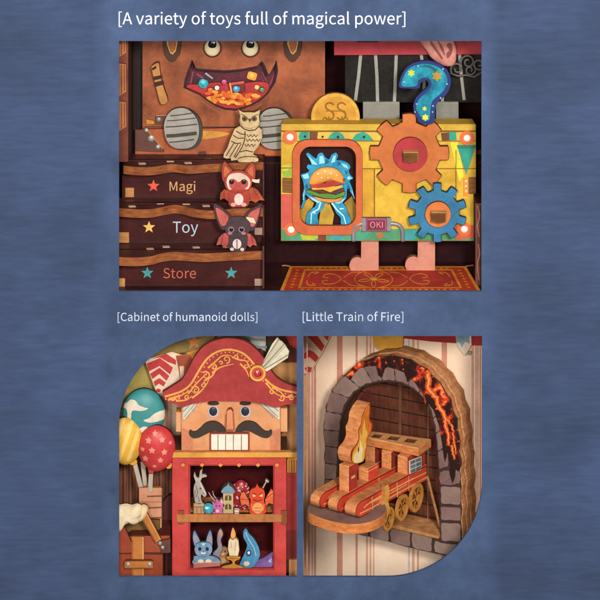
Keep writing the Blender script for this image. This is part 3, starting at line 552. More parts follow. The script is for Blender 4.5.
for ex in (231.2, 241.6):
    b = MB(); b.dome(circ(ex, 229.6, 3, n=16), fD.back(-.0014), .0005, M('#8d7a80'), rings=4); b.dome(circ(ex, 229.6, 2.1, n=16), fD.back(-.0018), .0008, M('#16171c', .1, rough=.2), rings=4); b.build('eye', hd, smooth=True)
plate('nose', hd, fD.back(-.0014), .0008, M('#241a1f'), [(235.4, 231.6), (238, 231.6), (236.7, 233.4)], DK, d=-.0008)

# ------------------------------------------------------------------ striped panel behind the machine
sp = thing('striped_panel', 'charcoal panel with pale stripes under a red beam on two grey blocks', 'panel', FY(.088).hit(412, 152))
CHAR = M('#302e2c', .3, 200, .9, .4, h2='#232120', spec=.06); GREY = M('#94938a', .12)
fS = FY(.088)
plate('panel', sp, fS, .004, CHAR, rect(345, 50, 486, 102.5), M('#1c1816'),
      strips=[(GREY, 3.2, [(361, 52), (358.6, 76), (355.4, 100.5)]), (GREY, 3.2, [(375.4, 52), (377, 78), (377.6, 102.5)]), (GREY, 3.2, [(396.4, 52), (394.4, 102.5)]), (GREY, 3, [(421, 52), (424, 78), (424, 102.5)]), (GREY, 3, [(443, 52), (442.4, 102.5)]), (GREY, 3, [(459.4, 52), (461.6, 78), (464.2, 100)])])
RBEAM = M('#a5323a', .18, 90)
plate('red_beam', sp, FY(.080), .012, RBEAM, [(334, 30), (486, 30), (486, 54.4), (334, 55.2)], M('#6c1f24'))
plate('dark_slat', sp, FY(.078), .003, M('#3f1f20'), rect(357, 30, 378, 42.6), BLACK)
for x0, x1 in ((363, 399.5), (436, 458.5)):
    plate('block', sp, FY(.084), .022, M('#8d8b83', .14, 70, h2='#7a786f'), rect(x0, 102.5, x1, 152), M('#a5a398'))
# pink ear ornament and grey scroll
po = thing('pink_ornament', 'folded pink ear shaped ornament hanging over the red beam', 'ornament', FY(.074).hit(440, 66))
PK = M('#c98078', .15, 70, h2='#d9968a'); PKD = M('#8e4a48', .15)
b = MB(); b.dome(sm([(416, 30), (421, 43), (426.5, 50.5), (431, 57.5), (439, 63.4), (448, 66.4), (454.6, 63.4), (456.4, 55), (455.4, 45), (451, 34), (440, 27)], 20), FY(.074), .005, PK, rings=60, back=.004,
   marks=[(PKD, [(430, 38), (436, 46), (441, 54), (443, 58), (441.6, 58.6), (436, 51), (430, 43)]), (PKD, [(437, 38), (443, 46), (445, 54), (443.6, 54), (440, 47)]), (PKD, sm([(446, 44), (450, 42), (452.6, 47), (451, 54), (447, 57), (446, 52), (449, 49)], 3))])
b.build('ornament_body', po, smooth=True)
b = MB()
sc = thing('scroll_ornament', 'dark grey curly iron scroll ornament at the top right of the shop', 'ornament', FY(.078).hit(466, 76))
for pts in (spiral(457, 69, 7, 2, 120, 560), spiral(468, 62, 7.5, 2, -200, 300), spiral(470, 70, 6, 1.5, -60, 420), spiral(479, 64, 6, 1.5, 60, 480), [(450, 73), (458, 76), (466, 75), (474, 77), (482, 72)]):
    b.tube([FY(.078).hit(*p) for p in pts], .0011, M('#5f5957', .2, rough=.5), n=7)
b.build('scroll', sc, smooth=True)

# ------------------------------------------------------------------ yellow machine
yL = yof(272, zfA)
ym = thing('yellow_toy_machine', 'yellow vending machine with orange window frame, two gears and two pink legs', 'machine', FY(yL).hit(380, 272))
YE = M('#c99c2c', .14, 45, .5, .15, h2='#dcb640', wear=.5); YEE = wood('#8d5a22', '#c68b36'); YD = M('#7c5a1c', .15)
fY = FY(yL - .009)
lines = [(YD, .8, [(281, 168), (292, 168)]), (YD, .8, [(362, 168.6), (476, 168.6)]), (YD, .9, [(374.5, 169), (374.5, 219)]), (YD, .7, [(456, 150), (456, 229)]), (YD, .8, [(281, 131.6), (476, 131.6)]), (YD, .7, [(281, 141), (476, 141)])]
GRN = M('#5f9a55', .25, 70, h2='#3f9a84'); TEAL = M('#2f9a84', .15, 90); BRN = M('#6d4028', .18)
marks = [(M('#c6962e'), rect(362, 169, 374, 228)), (M('#cfae48', .12), rect(281.5, 132, 475.5, 141)), (GRN, [(281.3, 229), (300, 228), (330, 230), (352, 229), (400, 229), (440, 228), (475.7, 230), (475.7, 240.6), (281.3, 240.6)]),
   (M('#c8564a', .18, 60), [(281.3, 194), (292, 194), (292, 226), (281.3, 229)]), (M('#8fb03e', .2), [(282, 171), (291, 169), (292, 176), (284, 178)]), (M('#c4bb3a'), [(281.3, 166), (291, 163), (291, 169), (281.3, 172)]),
   (M('#3c9d9d', .2), [(330, 232), (342, 231), (344, 240), (332, 240)]), (M('#a9b73c', .2), [(300, 234), (312, 231), (322, 236), (314, 240), (302, 240)]), (M('#c9733a'), [(376, 234), (381, 232), (384, 236), (379, 239)]), (M('#3c9d9d', .2), [(405, 231), (418, 230), (416, 240), (404, 240)]), (M('#7b3a2a'), rect(318, 235, 326, 240.6)),
   (BRN, [(309.5, 132), (318, 132), (317, 140), (309.5, 140)]), (TEAL, sm([(299, 139), (300, 132.6), (308, 132), (309, 136), (308, 140), (302, 140.6)], 3)),
   (TEAL, circ(336.5, 141, 8.6, 9, 14, 180, 360)), (TEAL, [(351, 141), (356, 134), (363.5, 131.8), (369, 135), (374, 141)]), (INK, circ(338, 137, 1.4, n=8)), (INK, circ(364, 137, 1.4, n=8)), (INK, circ(305, 136.6, 1.3, n=8)), (INK, circ(322.6, 136.8, 1.2, n=8)),
   (TEAL, [(449, 131.8), (456, 131.8), (456.6, 140), (449.6, 140.6)]), (BRN, [(441, 133), (449, 132.4), (449.6, 140.4), (442, 140.6)]),
   (M('#e0cf3a', .12), [(450, 142), (458, 142), (464, 176), (459, 182)]), (TEAL, [(456.6, 145), (476, 145), (466.4, 175)]), (M('#2a7d6c'), [(456.6, 145), (476, 145), (475, 148.4), (457.6, 148.4)]),
   (M('#df8a3a'), rect(463.4, 178, 468.6, 196)), (M('#e7c9a0'), rect(465, 180, 467, 182)), (M('#e7c9a0'), rect(465, 185, 467, 187)), (M('#e7c9a0'), rect(465, 190, 467, 192)), (M('#c25a3c', .15), [(452, 226), (475.7, 225), (475.7, 238), (456, 240)])]
fr_o = rect(292.3, 139.8, 362.5, 235.2, 15, 8); fr_i = rect(300, 146.8, 355.8, 225.6, 11, 8)
b = MB(); b.prism([rect(281, 131, 476, 241), scl(fr_i, 328, 187, 1.03, 1.02)], fY, .004, YE, YEE)
k = 1
for m, lp in marks: b.mark(lp, fY, m, k); k += .22
for m, w, pts in lines: b.strip(pts, w, fY, m, k); k += .15
for rx, ry, rr in ((290, 137, 7.5), (467, 138, 7.2), (291, 229.5, 6.8), (464.3, 229, 6.8)): b.mark(circ(rx, ry, rr, n=20), fY, M('#d9693a', .15), k); k += .2
fp = b.build('front_panel', ym, .0003)
# body box
b = MB(); x0, x1 = fY.hit(282.5, 0).x, fY.hit(475, 0).x; zb, zt = fY.hit(0, 240).z, fY.hit(0, 132).z; yb = yL + .02
b.box(x0, x0 + .003, fY.p.y + .004, yb, zb, zt, YEE); b.box(x1 - .003, x1, fY.p.y + .004, yb, zb, zt, YEE); b.box(x0, x1, fY.p.y + .004, yb, zb - .0005, zb + .0025, M('#4a2a1a')); b.box(x0, x1, yb, yb + .003, zb, zt, M('#4a2a1a'))
b.build('body', ym)
# roof slab, front edge 124-131
b = MB(); zr = FY(fY.p.y - .003).hit(0, 124.3).z
b.prism([(281, 124.3), (476, 124.3), (472.5, 118.6), (283.5, 118.6)], FZ(zr), .0068, M('#b98c28', .14, 45, h2='#c99f36'), M('#c39a34', .14, 60, h2='#d2ac42'))
b.build('roof', ym, .0006)
for rx, ry in ((290, 137), (467, 138), (291, 229.5), (464.3, 229)): rivet(ym, fY.back(-.001), rx, ry, 3.9, .0022, M('#efe6d8', .05, bump=0, rough=.35))
for q in ([(282.4, 178), (293, 178.6), (293, 193.4), (282.4, 192.6)], [(468.4, 177.6), (476, 177.6), (476, 194), (468.4, 194)]): plate('wooden_tab', ym, fY, .0016, wood('#6b4526', '#94662f'), q, BRN, d=-.0016)
# window
OR = M('#bb5632', .1, 80, .45, .12, h2='#c8683e')
wf = plate('window_frame', ym, fY, .0035, OR, [fr_o, fr_i], M('#7d3820'), d=-.0035, bv=.0006)
fW = fY.back(.014)
plate('window_back', wf, fW, .002, M('#2a1416', .3, 60, h2='#3c1d1b', spec=.08), rect(294, 140, 362, 234), INK,
      marks=[(M('#b98f30', .2, 70), [(300, 206), (309, 198), (314, 203), (304, 228), (300, 228)]), (M('#c9a03a', .2, 70), [(321, 208), (328, 200), (334, 214), (332, 228), (318, 228)]), (M('#a37d2c', .2, 70), [(343, 204), (352, 196), (356, 206), (356, 228), (350, 228)])])
bg = thing('burger_toy', 'hamburger with blue slime splashing round it inside the orange window', 'toy burger', fW.back(-.001).hit(328, 225))
fg = fW.back(-.005)
SL = M('#1d7aa6', .2, 110, .4, .15, h2='#3fa6cc'); SLL = M('#8fd4e4', .12); SLD = M('#175a78', .15)
slime = sm([(303, 181), (300.6, 175), (305, 173.4), (309, 171), (306.6, 167.4), (308.4, 164.4), (311.4, 165), (309.6, 160), (306, 154.4), (308.4, 152.8), (313, 156.6), (316.4, 158.4), (318, 154), (322.4, 152.8), (325, 157), (329, 159.4), (331.4, 155), (336, 152.6), (338, 156.4), (336.6, 160), (341, 160.4), (347, 162.6), (350.4, 166.6), (348.8, 170.6), (350, 174.4), (353.4, 178.4), (349.6, 180.6), (351.4, 186), (353, 191.4), (349.4, 188.4), (347, 190), (346.4, 198), (342.6, 202.4), (345.8, 206.6), (347.6, 213), (350, 217), (350.4, 225), (341.4, 225), (340.6, 218), (336.4, 213.4), (332.6, 205), (329.4, 199.8), (325, 203), (323, 209), (317.6, 214.6), (318, 225), (307, 225), (306.8, 215), (311, 209.6), (315.6, 206), (316, 200), (311, 199), (307, 196), (304.6, 191.4)], 3)
b = MB(); b.prism(slime, fg, .003, SL, SLD)
for q in ([(308, 155), (313, 160), (318, 165), (312, 164)], [(319.6, 156), (323, 156), (325, 163), (319, 164)], [(333.4, 156), (336, 155), (335, 162), (331, 163)], [(302, 175.4), (308, 173.4), (309, 178), (304.6, 179)], [(349, 176), (352.4, 178.4), (348.6, 180), (346.6, 178)], [(341, 163), (346.6, 165), (348.6, 169), (344, 167)], [(309, 196.4), (316, 199), (322, 200.6), (318, 203), (312, 200)], [(335, 202.6), (345.4, 198), (343, 201.6), (338.4, 204)]): b.mark(q, fg, SLL, 1)
kq = 1.6
for q in ([(320.6, 202), (318.6, 209), (311.6, 213.4), (311, 224)], [(331.6, 203), (336.6, 210), (343.4, 216), (345.6, 224)], [(313, 211), (315.6, 213.6)], [(340, 209), (343.6, 208.6)]): kq += .2; b.strip(jit(q, .3), (1.7, 1.0), fg, M('#b4e4f0', .06), kq)
for q in ([(344.6, 170), (348, 172), (346, 175)], [(307.6, 183), (304.6, 186), (308, 190)], [(348, 184), (350, 188), (346.4, 190)], [(327, 200.4), (330.6, 201), (328.8, 205)], [(326, 158.6), (329.6, 162), (324.6, 165)], [(338, 161), (341, 164), (337.6, 166)]): b.mark(q, fg, SLD, 1.3)
b.build('slime', bg, .0003)
for p in ([(304.4, 189), (302, 195), (303.2, 200), (300.4, 208.6), (302.6, 209), (306, 200.6), (305, 196), (307.6, 192)], [(350.6, 186), (353.4, 192), (354.6, 199), (352.6, 196), (349.6, 191)]):
    plate('slime_arm', bg, fg.back(.0003), .0026, SL, p, SLD, strips=[(SLL, .8, [p[0], p[2]])])
f2 = fg.back(-.002)
bun = [(308.6, 184.6), (309.6, 177), (314, 170.6), (321, 167), (329, 166.2), (337, 168.2), (343, 173.6), (345.4, 180.6), (344.8, 183.4), (332, 180.4), (318, 184)]
bun = scl(bun, 327, 185, .95)
b = MB(); b.dome(sm(bun, 4), f2, .0035, M('#d08a36', .15, 80, .45, .1, h2='#dd9f4c'), [(M('#ecd9a8'), circ(x, y, 1, .8, 8)) for x, y in ((318, 172.6), (325, 170.2), (331, 172.4), (337, 174.6), (321, 176.6), (328, 176.8))], rings=16, c=(327, 176)); b.build('bun', bg, smooth=True)
plate('tomato', bg, f2, .0015, M('#b3342c', .15), [(309.6, 184.8), (318, 182.4), (325.4, 183), (328, 180.2), (340, 177.8), (345.4, 179.4), (343.6, 183.2), (336, 186), (327.6, 187.4), (318, 188.2), (311.6, 187.8)], INK, d=-.0015)
plate('cheese', bg, f2, .0012, M('#e7ad3e', .1), [(310.4, 187.6), (321, 187.2), (327.6, 183.4), (335, 186.2), (343.4, 184.6), (343, 187.4), (336, 190), (330, 192.6), (322, 189.6), (313, 190)], INK, d=-.001)
plate('patty', bg, f2, .0014, M('#6e2f22', .2), [(309, 188.4), (320, 189.4), (331, 192), (344.4, 188.2), (344, 191.6), (331, 195), (318, 193), (309.4, 191.4)], INK, d=-.0007)
plate('lettuce', bg, f2, .0016, M('#4a8034', .2, 120, h2='#639a40'), [(306.4, 189.6), (312, 190.6), (320, 193.6), (328, 193.2), (336, 194.6), (345.4, 191), (344.6, 196), (335, 199), (324, 198.4), (313.6, 195.6), (307, 193)], INK, d=-.0016)
plate('bun_bottom', bg, f2, .0014, M('#d28f42', .12), [(311.6, 195.6), (324, 198.6), (336, 199), (343.6, 196.6), (341, 201.4), (330, 203), (318, 200.6)], INK, d=-.001)
# gauge label and pipes
PIPE = M('#8f8a92', .14, rough=.4, metal=.2)
for pts in ([(353.5, 241), (353.6, 232), (356, 226.6), (360, 224), (366, 223.4)], [(388, 223.4), (396, 224), (400.6, 227), (402.6, 232), (402.6, 241)]):
    b = MB(); b.tube([fY.back(-.0022).hit(*p) for p in sm(pts, 4, False)], .0021, PIPE, 10); b.build('pipe', ym, smooth=True)
g = plate('gauge_plate', ym, fY, .003, M('#93506a', .12, h2='#7c4058'), rect(362, 217.8, 391, 231.4, 1.5), INK, d=-.003)
for x0 in (362, 387): plate('gauge_bracket', g, fY.back(-.003), .0012, PIPE, rect(x0, 217.4, x0 + 4, 231.8), INK, d=-.0012)
f3 = fY.back(-.003)
plate('gauge_face', g, f3, .0005, M('#7d2238', .12), rect(367.6, 219.8, 385.6, 229.6), M('#c9a0a8'), d=-.0005)
b = MB(); lettering(b, 'OKI', 369.6, 227.8, 14, f3.back(-.0005), M('#c890a0', bump=0), 1); b.build('gauge_word', g)
# gears
def make_gear(nm_hub, cx, cy, r0, r1, n, rt, fr, m, hub_r, hub_m, hx, hy, peg, edge):
    gp = plate('gear', ym, fr, .0045, m, gear(cx, cy, r0, r1, n, rt), edge, bv=.0006)
    hb = plate('hub', gp, fr, .004, hub_m, circ(hx, hy, hub_r, n=44), M('#7a2a22'), d=-.004, bv=.0007)
    f = fr.back(-.004)
    plate('peg', hb, f, .008, wood('#5a3318', '#7d4d24', (1, 1, 2)), [(peg[0], peg[1]), (peg[2], peg[1]), (peg[2] - .4, peg[3] - 1), ((peg[0] + peg[2]) / 2, peg[3] + .6), (peg[0] + .4, peg[3] - 1)], wood('#b98a4c', '#dbb477'), d=-.008, bv=.0005)
    return gp
make_gear('hub', 409.3, 153.2, 31.5, 39.8, 8, -90, FY(fY.p.y - .007), M('#b35f2e', .12, 60, .5, .15, h2='#c67238'), 17, M('#b23438', .12, 80, h2='#a02c34'), 410.4, 154.6, (403, 152.4, 418.6, 162.4), M('#4d2414', .2))
make_gear('hub', 437.3, 212.8, 22.6, 29.6, 10, -90, FY(fY.p.y - .0115), M('#2c6d97', .14, 60, .55, .15, h2='#377fa8'), 12.8, M('#cf7436', .12), 438, 214.6, (431, 212.6, 446.4, 223), M('#142c40', .2))
# legs
SK = M('#c78c78', .1, 60, .6, .12, h2='#bb7866')
for x0, x1, tx, yb in ((361.4, 378.6, 349.6, 272), (418, 435, 405.4, 271.4)):
    f = FY(yof(yb, zfA) - .002)
    o = [(x0, 236), (x1, 236), (x1, yb)] + sm([(x1 - 3, yb + .2), (x0, yb + .3), (tx + 4, yb + .3), (tx + .4, yb - 3.4), (tx, yb - 8), (tx + 2.6, yb - 13), (tx + 8, yb - 15), (x0 - .4, yb - 13.6)], 4, False)
    plate('leg', ym, f, .006, SK, o, M('#8e5a48'), bv=0)

# coin
gc = thing('gold_coin', 'big gold coin stuck in the roof slot of the yellow machine', 'coin', FY(fY.p.y + .012).hit(335, 124))
GD = M('#c08626', .14, 60, .35, .1, h2='#d49e3a', spec=.5); GDD = M('#8a5a16', .15)
f = FY(fY.p.y + .012)
d = plate('disc', gc, f, .004, GD, circ(335.4, 117, 24.4, 24, 56), M('#9a6a22'), bv=.0007)
b = MB(); b.prism([circ(335.4, 117, 24.2, 23.8, 56), circ(335.4, 117, 20.6, 20.2, 56)], f, .0008, M('#cfa044', .1, rough=.35), GDD, d=-.0008); b.build('rim', d)
b = MB()
for sx in (329.4, 341.4):
    s = sm([(sx + 4.4, 105), (sx + 1, 102.8), (sx - 3, 104), (sx - 3.4, 108), (sx + .4, 110.6), (sx + 4, 113.6), (sx + 3.4, 118), (sx - 1, 119.6), (sx - 4.6, 117.4)], 4, False)
    b.strip(s, 1.7, f, GDD, 1)
b.strip(spiral(325.4, 119, 4, 1, -40, 320, 14), 1.2, f, GDD, 1.5); b.strip(spiral(345.4, 119, 4, 1, 220, -140, 14), 1.2, f, GDD, 1.8); b.strip([(326, 111), (345, 111)], 1, f, GDD, 2.2)
b.build('dollar_sign', d)

# question mark
fQ = FY(fY.p.y - .0125)
qm = thing('question_mark', 'blue starry question mark standing on the orange gear', 'question mark', fQ.hit(426, 124))
q = [(399.4, 87.4), (399.6, 81), (402.4, 73.4), (407.6, 66.6), (415, 62.4), (424, 60.8), (434, 62), (443, 66.4), (449, 73), (451, 81), (449, 90), (444, 97), (438.4, 101.4), (436, 106), (435, 114), (434.6, 121.4), (431.4, 124), (425, 124.4), (418.6, 122), (416.4, 117), (414, 112), (413.4, 106), (415.4, 99), (420.4, 93), (426, 88.6), (428.6, 84.4), (427, 80.8), (423.4, 80.8), (420.4, 84), (419, 88.4), (409, 88.6)]
QB = M('#0f4a70', .25, 42, .35, .12, h2='#2cabc2', contrast=.16); QD = M('#1f3070', .2)
qq = sm(q, 3)
b = MB(); b.prism(qq, fQ, .004, QD, M('#14265c', .2))
b.mark(sm([(402, 86), (403, 78), (408, 69.6), (416, 65), (426, 63.8), (436, 66), (444, 72), (447.4, 80), (445, 88.4), (439, 95), (433, 100), (430.6, 107), (430, 114), (429, 120), (424, 121), (420.6, 117), (416.6, 110), (417, 104), (421, 97), (428, 91), (431.6, 85), (429.6, 79), (423, 77.6), (418, 81), (416.2, 86)], 3), fQ, QB, 1)
b.mark(sm([(420, 67), (430, 68), (440, 76), (437, 70), (428, 65)], 3), fQ, M('#155c66', .2), 1.5)
for i, (x, y, r, h) in enumerate(((411.4, 73, 4, '#b9c838'), (437, 76, 5.6, '#b08a2c'), (424.6, 108.6, 2.6, '#c2cc4a'), (425.4, 117.4, 3.8, '#e0d83c'))): b.mark(star(x, y, r, 6, .6), fQ, M(h, .12), 1.8 + .2 * i)
for x, y in ((404, 82), (418, 66), (447, 84), (443, 69), (433, 106), (432.6, 112), (415, 112), (416.6, 104), (440.6, 98)): b.mark(circ(x, y, .8, n=8), fQ, M('#8fc9e0'), 2)
b.build('mark_body', qm, .0007)

# rug
rg = thing('red_rug', 'red and gold patterned rug on the floor under the pink shoes', 'rug', FLOOR_A.hit(380, 280))
fR = FZ(zfA + .0016)
RR = M('#a5231f', .2, 60, .85, .3, h2='#bb3a2a'); RG = M('#d8882c', .2); RO = M('#b83a22', .2)
RA, RB_, RC_, RD = (290, 266.2), (466, 266.2), (481.5, 291.8), (279.5, 291.8)
def rp(u, v):
    a = (RA[0] + (RB_[0] - RA[0]) * u, RA[1] + (RB_[1] - RA[1]) * u); c = (RD[0] + (RC_[0] - RD[0]) * u, RD[1] + (RC_[1] - RD[1]) * u)
    v = v * (1 + .22 * (1 - v)) if False else v
    return (a[0] + (c[0] - a[0]) * v, a[1] + (c[1] - a[1]) * v)
def rq(u0, v0, u1, v1): return [rp(u0, v0), rp(u1, v0), rp(u1, v1), rp(u0, v1)]
b = MB(); b.prism([RA, RB_, RC_, RD], fR, .0014, RG, RO)
for kk, (q4, m) in enumerate(((rq(.018, .05, .982, .96), RO), (rq(.085, .12, .915, .86), RG), (rq(.098, .17, .902, .82), RR))): b.mark(q4, fR, m, 1 + .5 * kk)
for i in range(26):
    u = .11 + i * .031; b.mark([rp(u, .06), rp(u + .011, .085), rp(u, .11), rp(u - .011, .085)], fR, RG, 3); b.mark([rp(u, .875), rp(u + .011, .91), rp(u, .945), rp(u - .011, .91)], fR, RG, 3)
for i in range(7):
    v = .16 + i * .11
    for u in (.051, .949): b.mark([rp(u - .012, v), rp(u, v - .03), rp(u + .012, v), rp(u, v + .03)], fR, RG, 3)
for (u, v, sgn, sv) in ((.12, .26, 1, 1), (.88, .26, -1, 1), (.12, .72, 1, -1), (.88, .72, -1, -1)):
    b.strip(sm([rp(u, v + .16 * sv), rp(u + .01 * sgn, v), rp(u + .05 * sgn, v - .03 * sv), rp(u + .03 * sgn, v + .06 * sv)], 5, False), 1, fR, RG, 3)
for (u0, v0, pts) in ((.30, .5, 1), (.66, .5, -1)):
    for sv in (-1, 1):
        b.strip(sm([rp(u0, v0), rp(u0 - .03 * pts, v0 + .16 * sv), rp(u0 - .08 * pts, v0 + .2 * sv), rp(u0 - .1 * pts, v0 + .08 * sv), rp(u0 - .07 * pts, v0 + .05 * sv)], 4, False), .9, fR, RG, 3.1 + .1 * sv)
        b.strip(sm([rp(u0 + .01 * pts, v0 + .05 * sv), rp(u0 + .05 * pts, v0 + .24 * sv), rp(u0 + .1 * pts, v0 + .27 * sv)], 4, False), .8, fR, RG, 3.4 + .1 * sv)
for i in range(24):
    u = .125 + i * .0326
    for v in (.205, .785): b.mark([rp(u, v - .02), rp(u + .006, v), rp(u, v + .02), rp(u - .006, v)], fR, RO, 3)
cu, cv = .47, .5
for s in range(5):
    a = s * 72 + 20
    b.strip(sm([rp(cu, cv), rp(cu + .05 * math.cos(math.radians(a - 14)), cv + .2 * math.sin(math.radians(a - 14))), rp(cu + .085 * math.cos(math.radians(a)), cv + .3 * math.sin(math.radians(a))), rp(cu + .05 * math.cos(math.radians(a + 14)), cv + .2 * math.sin(math.radians(a + 14))), rp(cu, cv)], 4, False), .9, fR, RG, 3 + s * .2)
b.strip([rp(cu + .1 * math.cos(t * PI / 18), cv + .34 * math.sin(t * PI / 18)) for t in range(37)], .8, fR, RG, 4.2)
b.mark([rp(cu + .018 * math.cos(t * PI / 8), cv + .06 * math.sin(t * PI / 8)) for t in range(16)], fR, M('#e0a03c'), 4.5)
b.build('rug_weave', rg)
b = MB()
for c, dx, dy in ((RA, -8, -2.5), (RB_, 10, -3)):
    b.tube([fR.hit(*c), fR.hit(c[0] + dx * .6, c[1] + dy * .3), fR.hit(c[0] + dx, c[1] + dy * .2)], .0007, M('#9a6a4a'), 6)
b.build('tassel', rg)

# ================================================================== WINDOW TWO: the nutcracker cabinet
zfB = FY(.02).hit(300, 604).z
b = MB(); b.box(-.215, -.005, .003, .14, zfB - .004, zfB, M('#4a2a22', .3, 40)); struct(b.build('shop_floor'))
fWB = FY(.085)
CRM = M('#d8b79c', .08, 60); STR = M('#c68f76', .1, 60)
b = MB(); b.prism(rect(108, 318, 302, 640), fWB, .004, CRM)
for i, x in enumerate(range(112, 300, 17)):
    b.mark(rect(x, 318, x + 5, 640), fWB, STR, 1); b.mark(rect(x + 7.5, 318, x + 8.7, 640), fWB, STR, 1)
struct(b.build('wallpaper_wall'))
# bunting behind
fPn = FY(.078)
def pennant(label, fr, pts, m, marks=(), strips=(), t=.002, nm='bunting_pennant', grp='bunting pennants behind the nutcracker'):
    k = (sum(p[0] for p in pts) / len(pts), sum(p[1] for p in pts) / len(pts))
    o = plate(nm, None, fr, t, m, pts, EDGE_L, marks=marks, strips=strips, loc=fr.hit(*k)); return tag(o, label, 'pennant', grp)
OLV = M('#756333', .18, 60, h2='#8a7640'); OLV2 = M('#a3924c', .12, 60)
pennant('dark olive pennant with an orange star at the top of the rounded corner', FY(.066), [(128, 326), (222, 326), (212, 342), (200, 349), (184, 352.6), (160, 356.5), (146, 360)], OLV, [(M('#c07a3a'), star(194, 342, 8.5))])
pennant('plain khaki pennant above the teal balloon', FY(.074), [(112, 382), (148, 358), (156, 392), (161, 403), (138, 410), (112, 410)], OLV2, strips=[(M('#c58b5e'), 2, [(128, 372), (126, 408)]), (M('#dcae8c'), 2, [(124.6, 374), (121.6, 408)])])
pennant('white pennant with red chevrons beside the red hat', FY(.062), [(144.6, 360), (172, 351.6), (187.6, 357), (180, 388), (160, 397), (155.6, 391)], M('#dcc3ae', .08),
   [(M('#b83a3a', .1), [(146.6, 363.6), (160, 358), (173, 367.6), (170, 374.4), (159.4, 366), (148.8, 371.6)]), (M('#b83a3a', .1), [(150, 373.6), (159.6, 367.8), (169.4, 376), (166.4, 381), (159.4, 374), (152.4, 379)]), (M('#b83a3a', .1), [(153.4, 381.6), (159.4, 378), (166, 382.6), (163.6, 386.6), (159, 383.6), (155, 386.6)]),
    (M('#b83a3a', .1), circ(158.4, 390.4, 2.4, 1.8, 12)), (M('#b83a3a', .1), [(152, 358.6), (166, 353.6), (176, 360), (176, 365), (168, 362), (160, 357.4)])])
pennant('brown ribbon flag between the chevron pennant and the hat', FY(.060), [(176, 356), (190, 355), (194, 364), (188, 380), (180, 380), (178, 366)], M('#a04a34', .15), [(M('#d9b59a'), [(179.6, 366), (184, 366), (184, 380), (180.4, 380)])])
pennant('orange pennant tucked between the olive pennant and the hat', FY(.063), [(186, 353), (206, 346.6), (200, 360), (192, 362)], M('#cf8a40', .12))
pennant('pale blue grey striped pennant above the right side of the hat', FY(.060), [(240, 326), (266, 326), (266, 352), (252, 344)], M('#b4b2a8', .1), strips=[(M('#7f8d98'), 2.6, sm([(243, 335), (252, 339), (266, 340)], 3, False)), (M('#7f8d98'), 2.6, sm([(250, 343), (257, 347), (267, 347)], 3, False))])
pennant('dark maroon pennant with a bright red corner behind the feather', FY(.069), [(262, 326), (302, 326), (302, 363), (264, 363)], M('#5a2a22', .2, 60), [(M('#c23a34', .1), [(281, 326), (302, 326), (302, 352), (290, 345)]), (M('#3c3a20', .2), [(264, 345), (272, 338), (274, 352), (266, 358)])])
bxx = tag(plate('tan_panel', None, FY(.064), .004, M('#bd8a58', .12, 50, h2='#a87544'), [(262, 363), (301, 362.4), (301, 458), (262, 458)], EDGE, loc=FY(.064).hit(282, 470)), 'plain tan wooden panel behind the right side of the nutcracker', 'panel')
# curtain
cu_ = MB(); n = 56; P_ = [fWB.hit(117 + i * 60 / n, 440) for i in range(n + 1)]
CUR = M('#6a4030', .2, 70, .85, .2, h2='#7f4f3a')
fc = FY(.068); top = []; bot = []
for i in range(n + 1):
    x = 114 + i * 62 / n; dy = .0028 * math.sin(i * 1.15) + .001 * math.sin(i * .37)
    p, q = FY(.068 + dy).hit(x, 446), FY(.068 + dy).hit(x, 604); top.append(p); bot.append(q)
a0 = cu_.add(top); a1 = cu_.add(bot); a2 = cu_.add([p + Vector((0, .003, 0)) for p in top]); a3 = cu_.add([p + Vector((0, .003, 0)) for p in bot])
for i in range(n):
    cu_.face((a0 + i, a1 + i, a1 + i + 1, a0 + i + 1), CUR); cu_.face((a2 + i, a2 + i + 1, a3 + i + 1, a3 + i), CUR); cu_.face((a0 + i, a0 + i + 1, a2 + i + 1, a2 + i), CUR)
tag(cu_.build('curtain', None, smooth=True, loc=fc.hit(145, 604)), 'brown pleated curtain behind the balloon sticks', 'curtain')

# cabinet
fCb = FY(.028); yb = .066
nc = thing('nutcracker_cabinet', 'red pirate nutcracker cabinet with a moustached face over two open shelves', 'nutcracker cabinet', (fCb.hit(230, 0).x, .045, zfB))
CR = M('#b83a37', .12, 60, .5, .15, h2='#c84a45'); CRE = M('#8c2a28', .15)
o1 = rect(190.2, 466, 273, 514); o2 = rect(190.2, 521.6, 273, 568.6)
DOT = M('#d98a3c', .1)
cf = plate('cabinet_front', nc, fCb, .004, CR, [rect(172, 457, 286.4, 604), o1, o2], CRE, bv=.0006,
   strips=[(M('#8a2626'), .8, [(189, 465), (274.4, 465), (274.4, 569.8), (189, 569.8), (189, 465)])])
for x in (183, 202, 220.5, 239, 258, 277): plate('stud', cf, fCb, .001, DOT, [(x - 3, 465), (x, 462.4), (x + 3, 465), (x, 467.6)], CRE, d=-.001)
for x in (178, 281): plate('slot', cf, fCb, .0012, M('#8c4c2c', .2), rect(x, 510.4, x + 6, 524.6), EDGE_D, d=-.0012)
b = MB(); xl, xr = fCb.hit(172.6, 0).x, fCb.hit(286, 0).x; zt = fCb.hit(0, 457.6).z
b.box(xl, xl + .004, .032, yb, zfB, zt, CRE); b.build('side_panel', nc)
b = MB(); b.box(xr - .004, xr, .032, yb, zfB, zt, CRE); b.build('side_panel', nc)
b = MB(); b.box(xl, xr, yb, yb + .003, zfB, zt, M('#4a1215', .3, 60, h2='#300a0d', spec=.06)); b.build('back_panel', nc)
SHW = wood('#a5613a', '#c4824c', (3, 1, 1), 60)
zs1 = fCb.hit(0, 514).z; zs2 = fCb.hit(0, 568.6).z
b = MB(); b.box(xl + .004, xr - .004, .0265, yb, fCb.hit(0, 521.8).z, zs1, SHW); b.build('shelf', nc, .0005)
